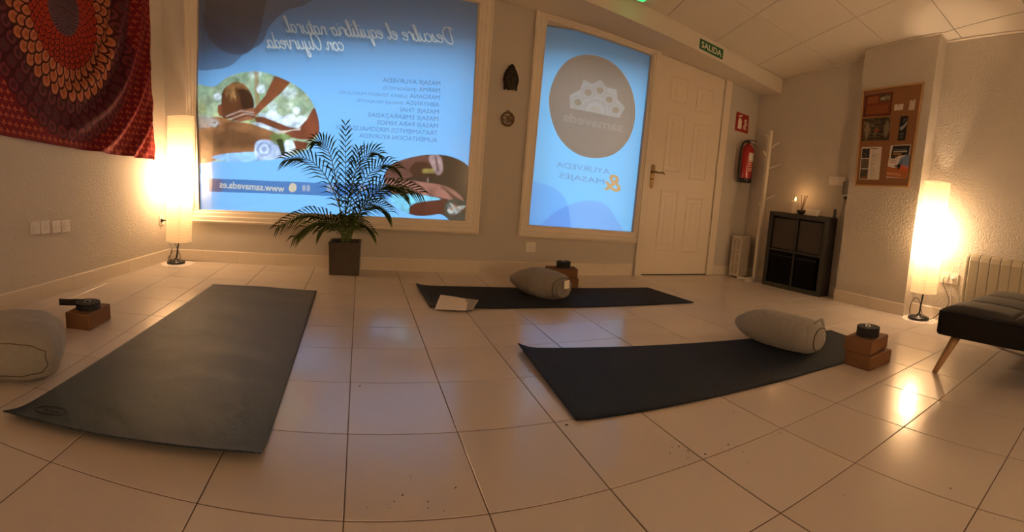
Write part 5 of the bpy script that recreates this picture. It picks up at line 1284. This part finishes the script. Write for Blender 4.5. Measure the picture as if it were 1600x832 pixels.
# ------------------------------------------------------------------ radiator
ry0, ry1, rz0, rz1 = .215, -.95, .14, .565
T = thing('electric_radiator', 'cream ribbed electric radiator on the right wall behind day bed', 'radiator', (3.80, -.3, rz0))
w_ = .079; k = 0; y = ry0
mb = MB(); mb.box((3.775, ry1, rz0 + .02), (3.84, ry0, rz1 - .015)); mb.build('radiator_core', mat('radiator_seam', (.12, .10, .07), .7), T)
def rib(y0, y1, end=False):
    mb = MB(); n = 10; V = []; Fc = []
    prof = [(0, rz0), (0, rz1 - .05), (.012, rz1 - .018), (.035, rz1 - .002), (.07, rz1)]
    rows_ = []
    for yy, ins in ((y0 - .0, .004), (y0 - .006, 0), (y1 + .006, 0), (y1, .004)):
        rows_.append([(3.758 + ins + x_, yy, z_ - ins * .5) for x_, z_ in prof])
    for r_ in rows_: V += r_
    m_ = len(prof); Fc = [(a * m_ + c, (a + 1) * m_ + c, (a + 1) * m_ + c + 1, a * m_ + c + 1) for a in range(3) for c in range(m_ - 1)]
    mb.add(V, Fc); o = mb.build('rib', M_heater, T); sd_ = o.modifiers.new('s', 'SOLIDIFY'); sd_.thickness = .002
mb = MB(); prof2 = [(3.764, rz0), (3.764, rz1 - .06), (3.772, rz1 - .025), (3.79, rz1 - .008), (3.845, rz1 - .004), (3.845, rz0)]
mb.slab([(x_, ry0 + .001, z_) for x_, z_ in prof2], (0, .03, 0)); mb.build('end_cap', M_heater, T, bevel=.01, seg=4)
while y > ry1 + .02:
    rib(y - .0015, y - w_ + .0015); y -= w_

# ------------------------------------------------------------------ day bed
sx0, sx1, sy0, sy1 = 2.625, 3.50, -.085, -1.95
T = thing('day_bed', 'charcoal upholstered day bed with button-tufted top and slanting wooden legs', 'sofa', (3.0, -1.0, 0))
bz0, bz1 = .205, .338
mb = MB(); mb.box((sx0, sy1, bz0), (sx1, sy0, bz1)); mb.build('seat_base', M_sofa_shaded, T, bevel=.018, seg=4)
ny = 5; nx = 3
def tuft(u, v):
    x = sx0 + (sx1 - sx0) * u; yy = sy0 + (sy1 - sy0) * v
    e = min(1, min(u, 1 - u) / .06, min(v, 1 - v) / .03) ; e = max(0, e) ** .5
    gx = (u * nx) % 1; gy = (v * ny * 1.0) % 1
    pad = (math.sin(PI * gx) * math.sin(PI * gy)) ** .35 if 0 < gx < 1 and 0 < gy < 1 else 0
    z = bz1 - .012 + e * (.018 + .030 * pad)
    return Vector((x + .004 * (1 - e) * (1 if u < .5 else -1), yy, z))
mb = MB(); mb.grid(tuft, 72, 150); mb.build('tufted_cushion', M_sofa_lit, T)
mb = MB(); mb.tube([(sx0 - .001, sy0 - .012, bz1 - .006), (sx0 - .001, sy1 + .01, bz1 - .006)], .003, 6); mb.build('piping', M_black, T)
for (bx_, by_), (tx_, ty_) in (((2.650, -.098), (2.705, -.175)), ((3.45, -.098), (3.40, -.175)), ((2.65, -1.93), (2.705, -1.86)), ((3.45, -1.93), (3.40, -1.86))):
    mb = MB(); mb.tube([(bx_, by_, 0), (tx_, ty_, bz0 + .01)], [.013, .024], 16); mb.build('leg', M_wood, T)

# ------------------------------------------------------------------ dirt on the tiles, wall plug
mb = MB(); rd = random.Random(5)
spots = [(562, 604, 2), (641, 746, 1), (629, 775, 1.8), (642, 749, 1), (616, 785, 1.4), (669, 785, 1.5), (669, 795, 1.3), (712, 763, 1.7), (693, 800, 1), (573, 794, 1), (572, 776, .8), (605, 789, .7), (609, 795, .7), (885, 665, 2.6), (1061, 699, 2), (1075, 705.5, 2), (1102, 710.5, 2.2), (1050, 700, 1), (1047, 709, 1.3), (1075, 717, 1.3), (1138, 696, 2.2), (1128, 702, 1), (1139, 706, 1), (1162, 708, 1.2), (1150, 698.5, .9), (1169, 723, 1.2), (1146, 644, 1.1), (1222, 678.5, 1.2), (1218, 677, 1), (1485, 764, 2), (1318, 775, 1), (1553, 811.5, 1), (1469, 626, 1.3), (827, 581, 1.6), (818, 594, 1.2), (841, 616, 1), (936, 505.5, 1.6), (711, 764, 1), (1204, 730, .8)]
for x, y, s_ in spots:
    p = F(x, y); r_ = s_ * .0013 * (p - CO).length
    mb.add([p + Vector((r_ * rd.uniform(.6, 1.2) * math.cos(a), r_ * rd.uniform(.6, 1.2) * math.sin(a), .0012)) for a in [2 * PI * k / 7 for k in range(7)]] + [p + Vector((0, 0, .0022))], [(k, (k + 1) % 7, 7) for k in range(7)])
tag(mb.build('dirt', M_ink), 'scattered dark specks of dirt on the cream floor tiles', 'dirt', kind='stuff')
wp = XP(1558, 148, right_x(.1)); mb = MB(); mb.lathe([(.006, 0), (.005, .006), (1e-5, .007)], (right_x(wp.y), wp.y, wp.z), 12, R=Matrix.Rotation(-PI / 2, 3, 'Y'))
tag(mb.build('wall_plug', M_white), 'tiny white wall plug high on the right wall', 'wall plug')
print('done', len(bpy.data.objects))
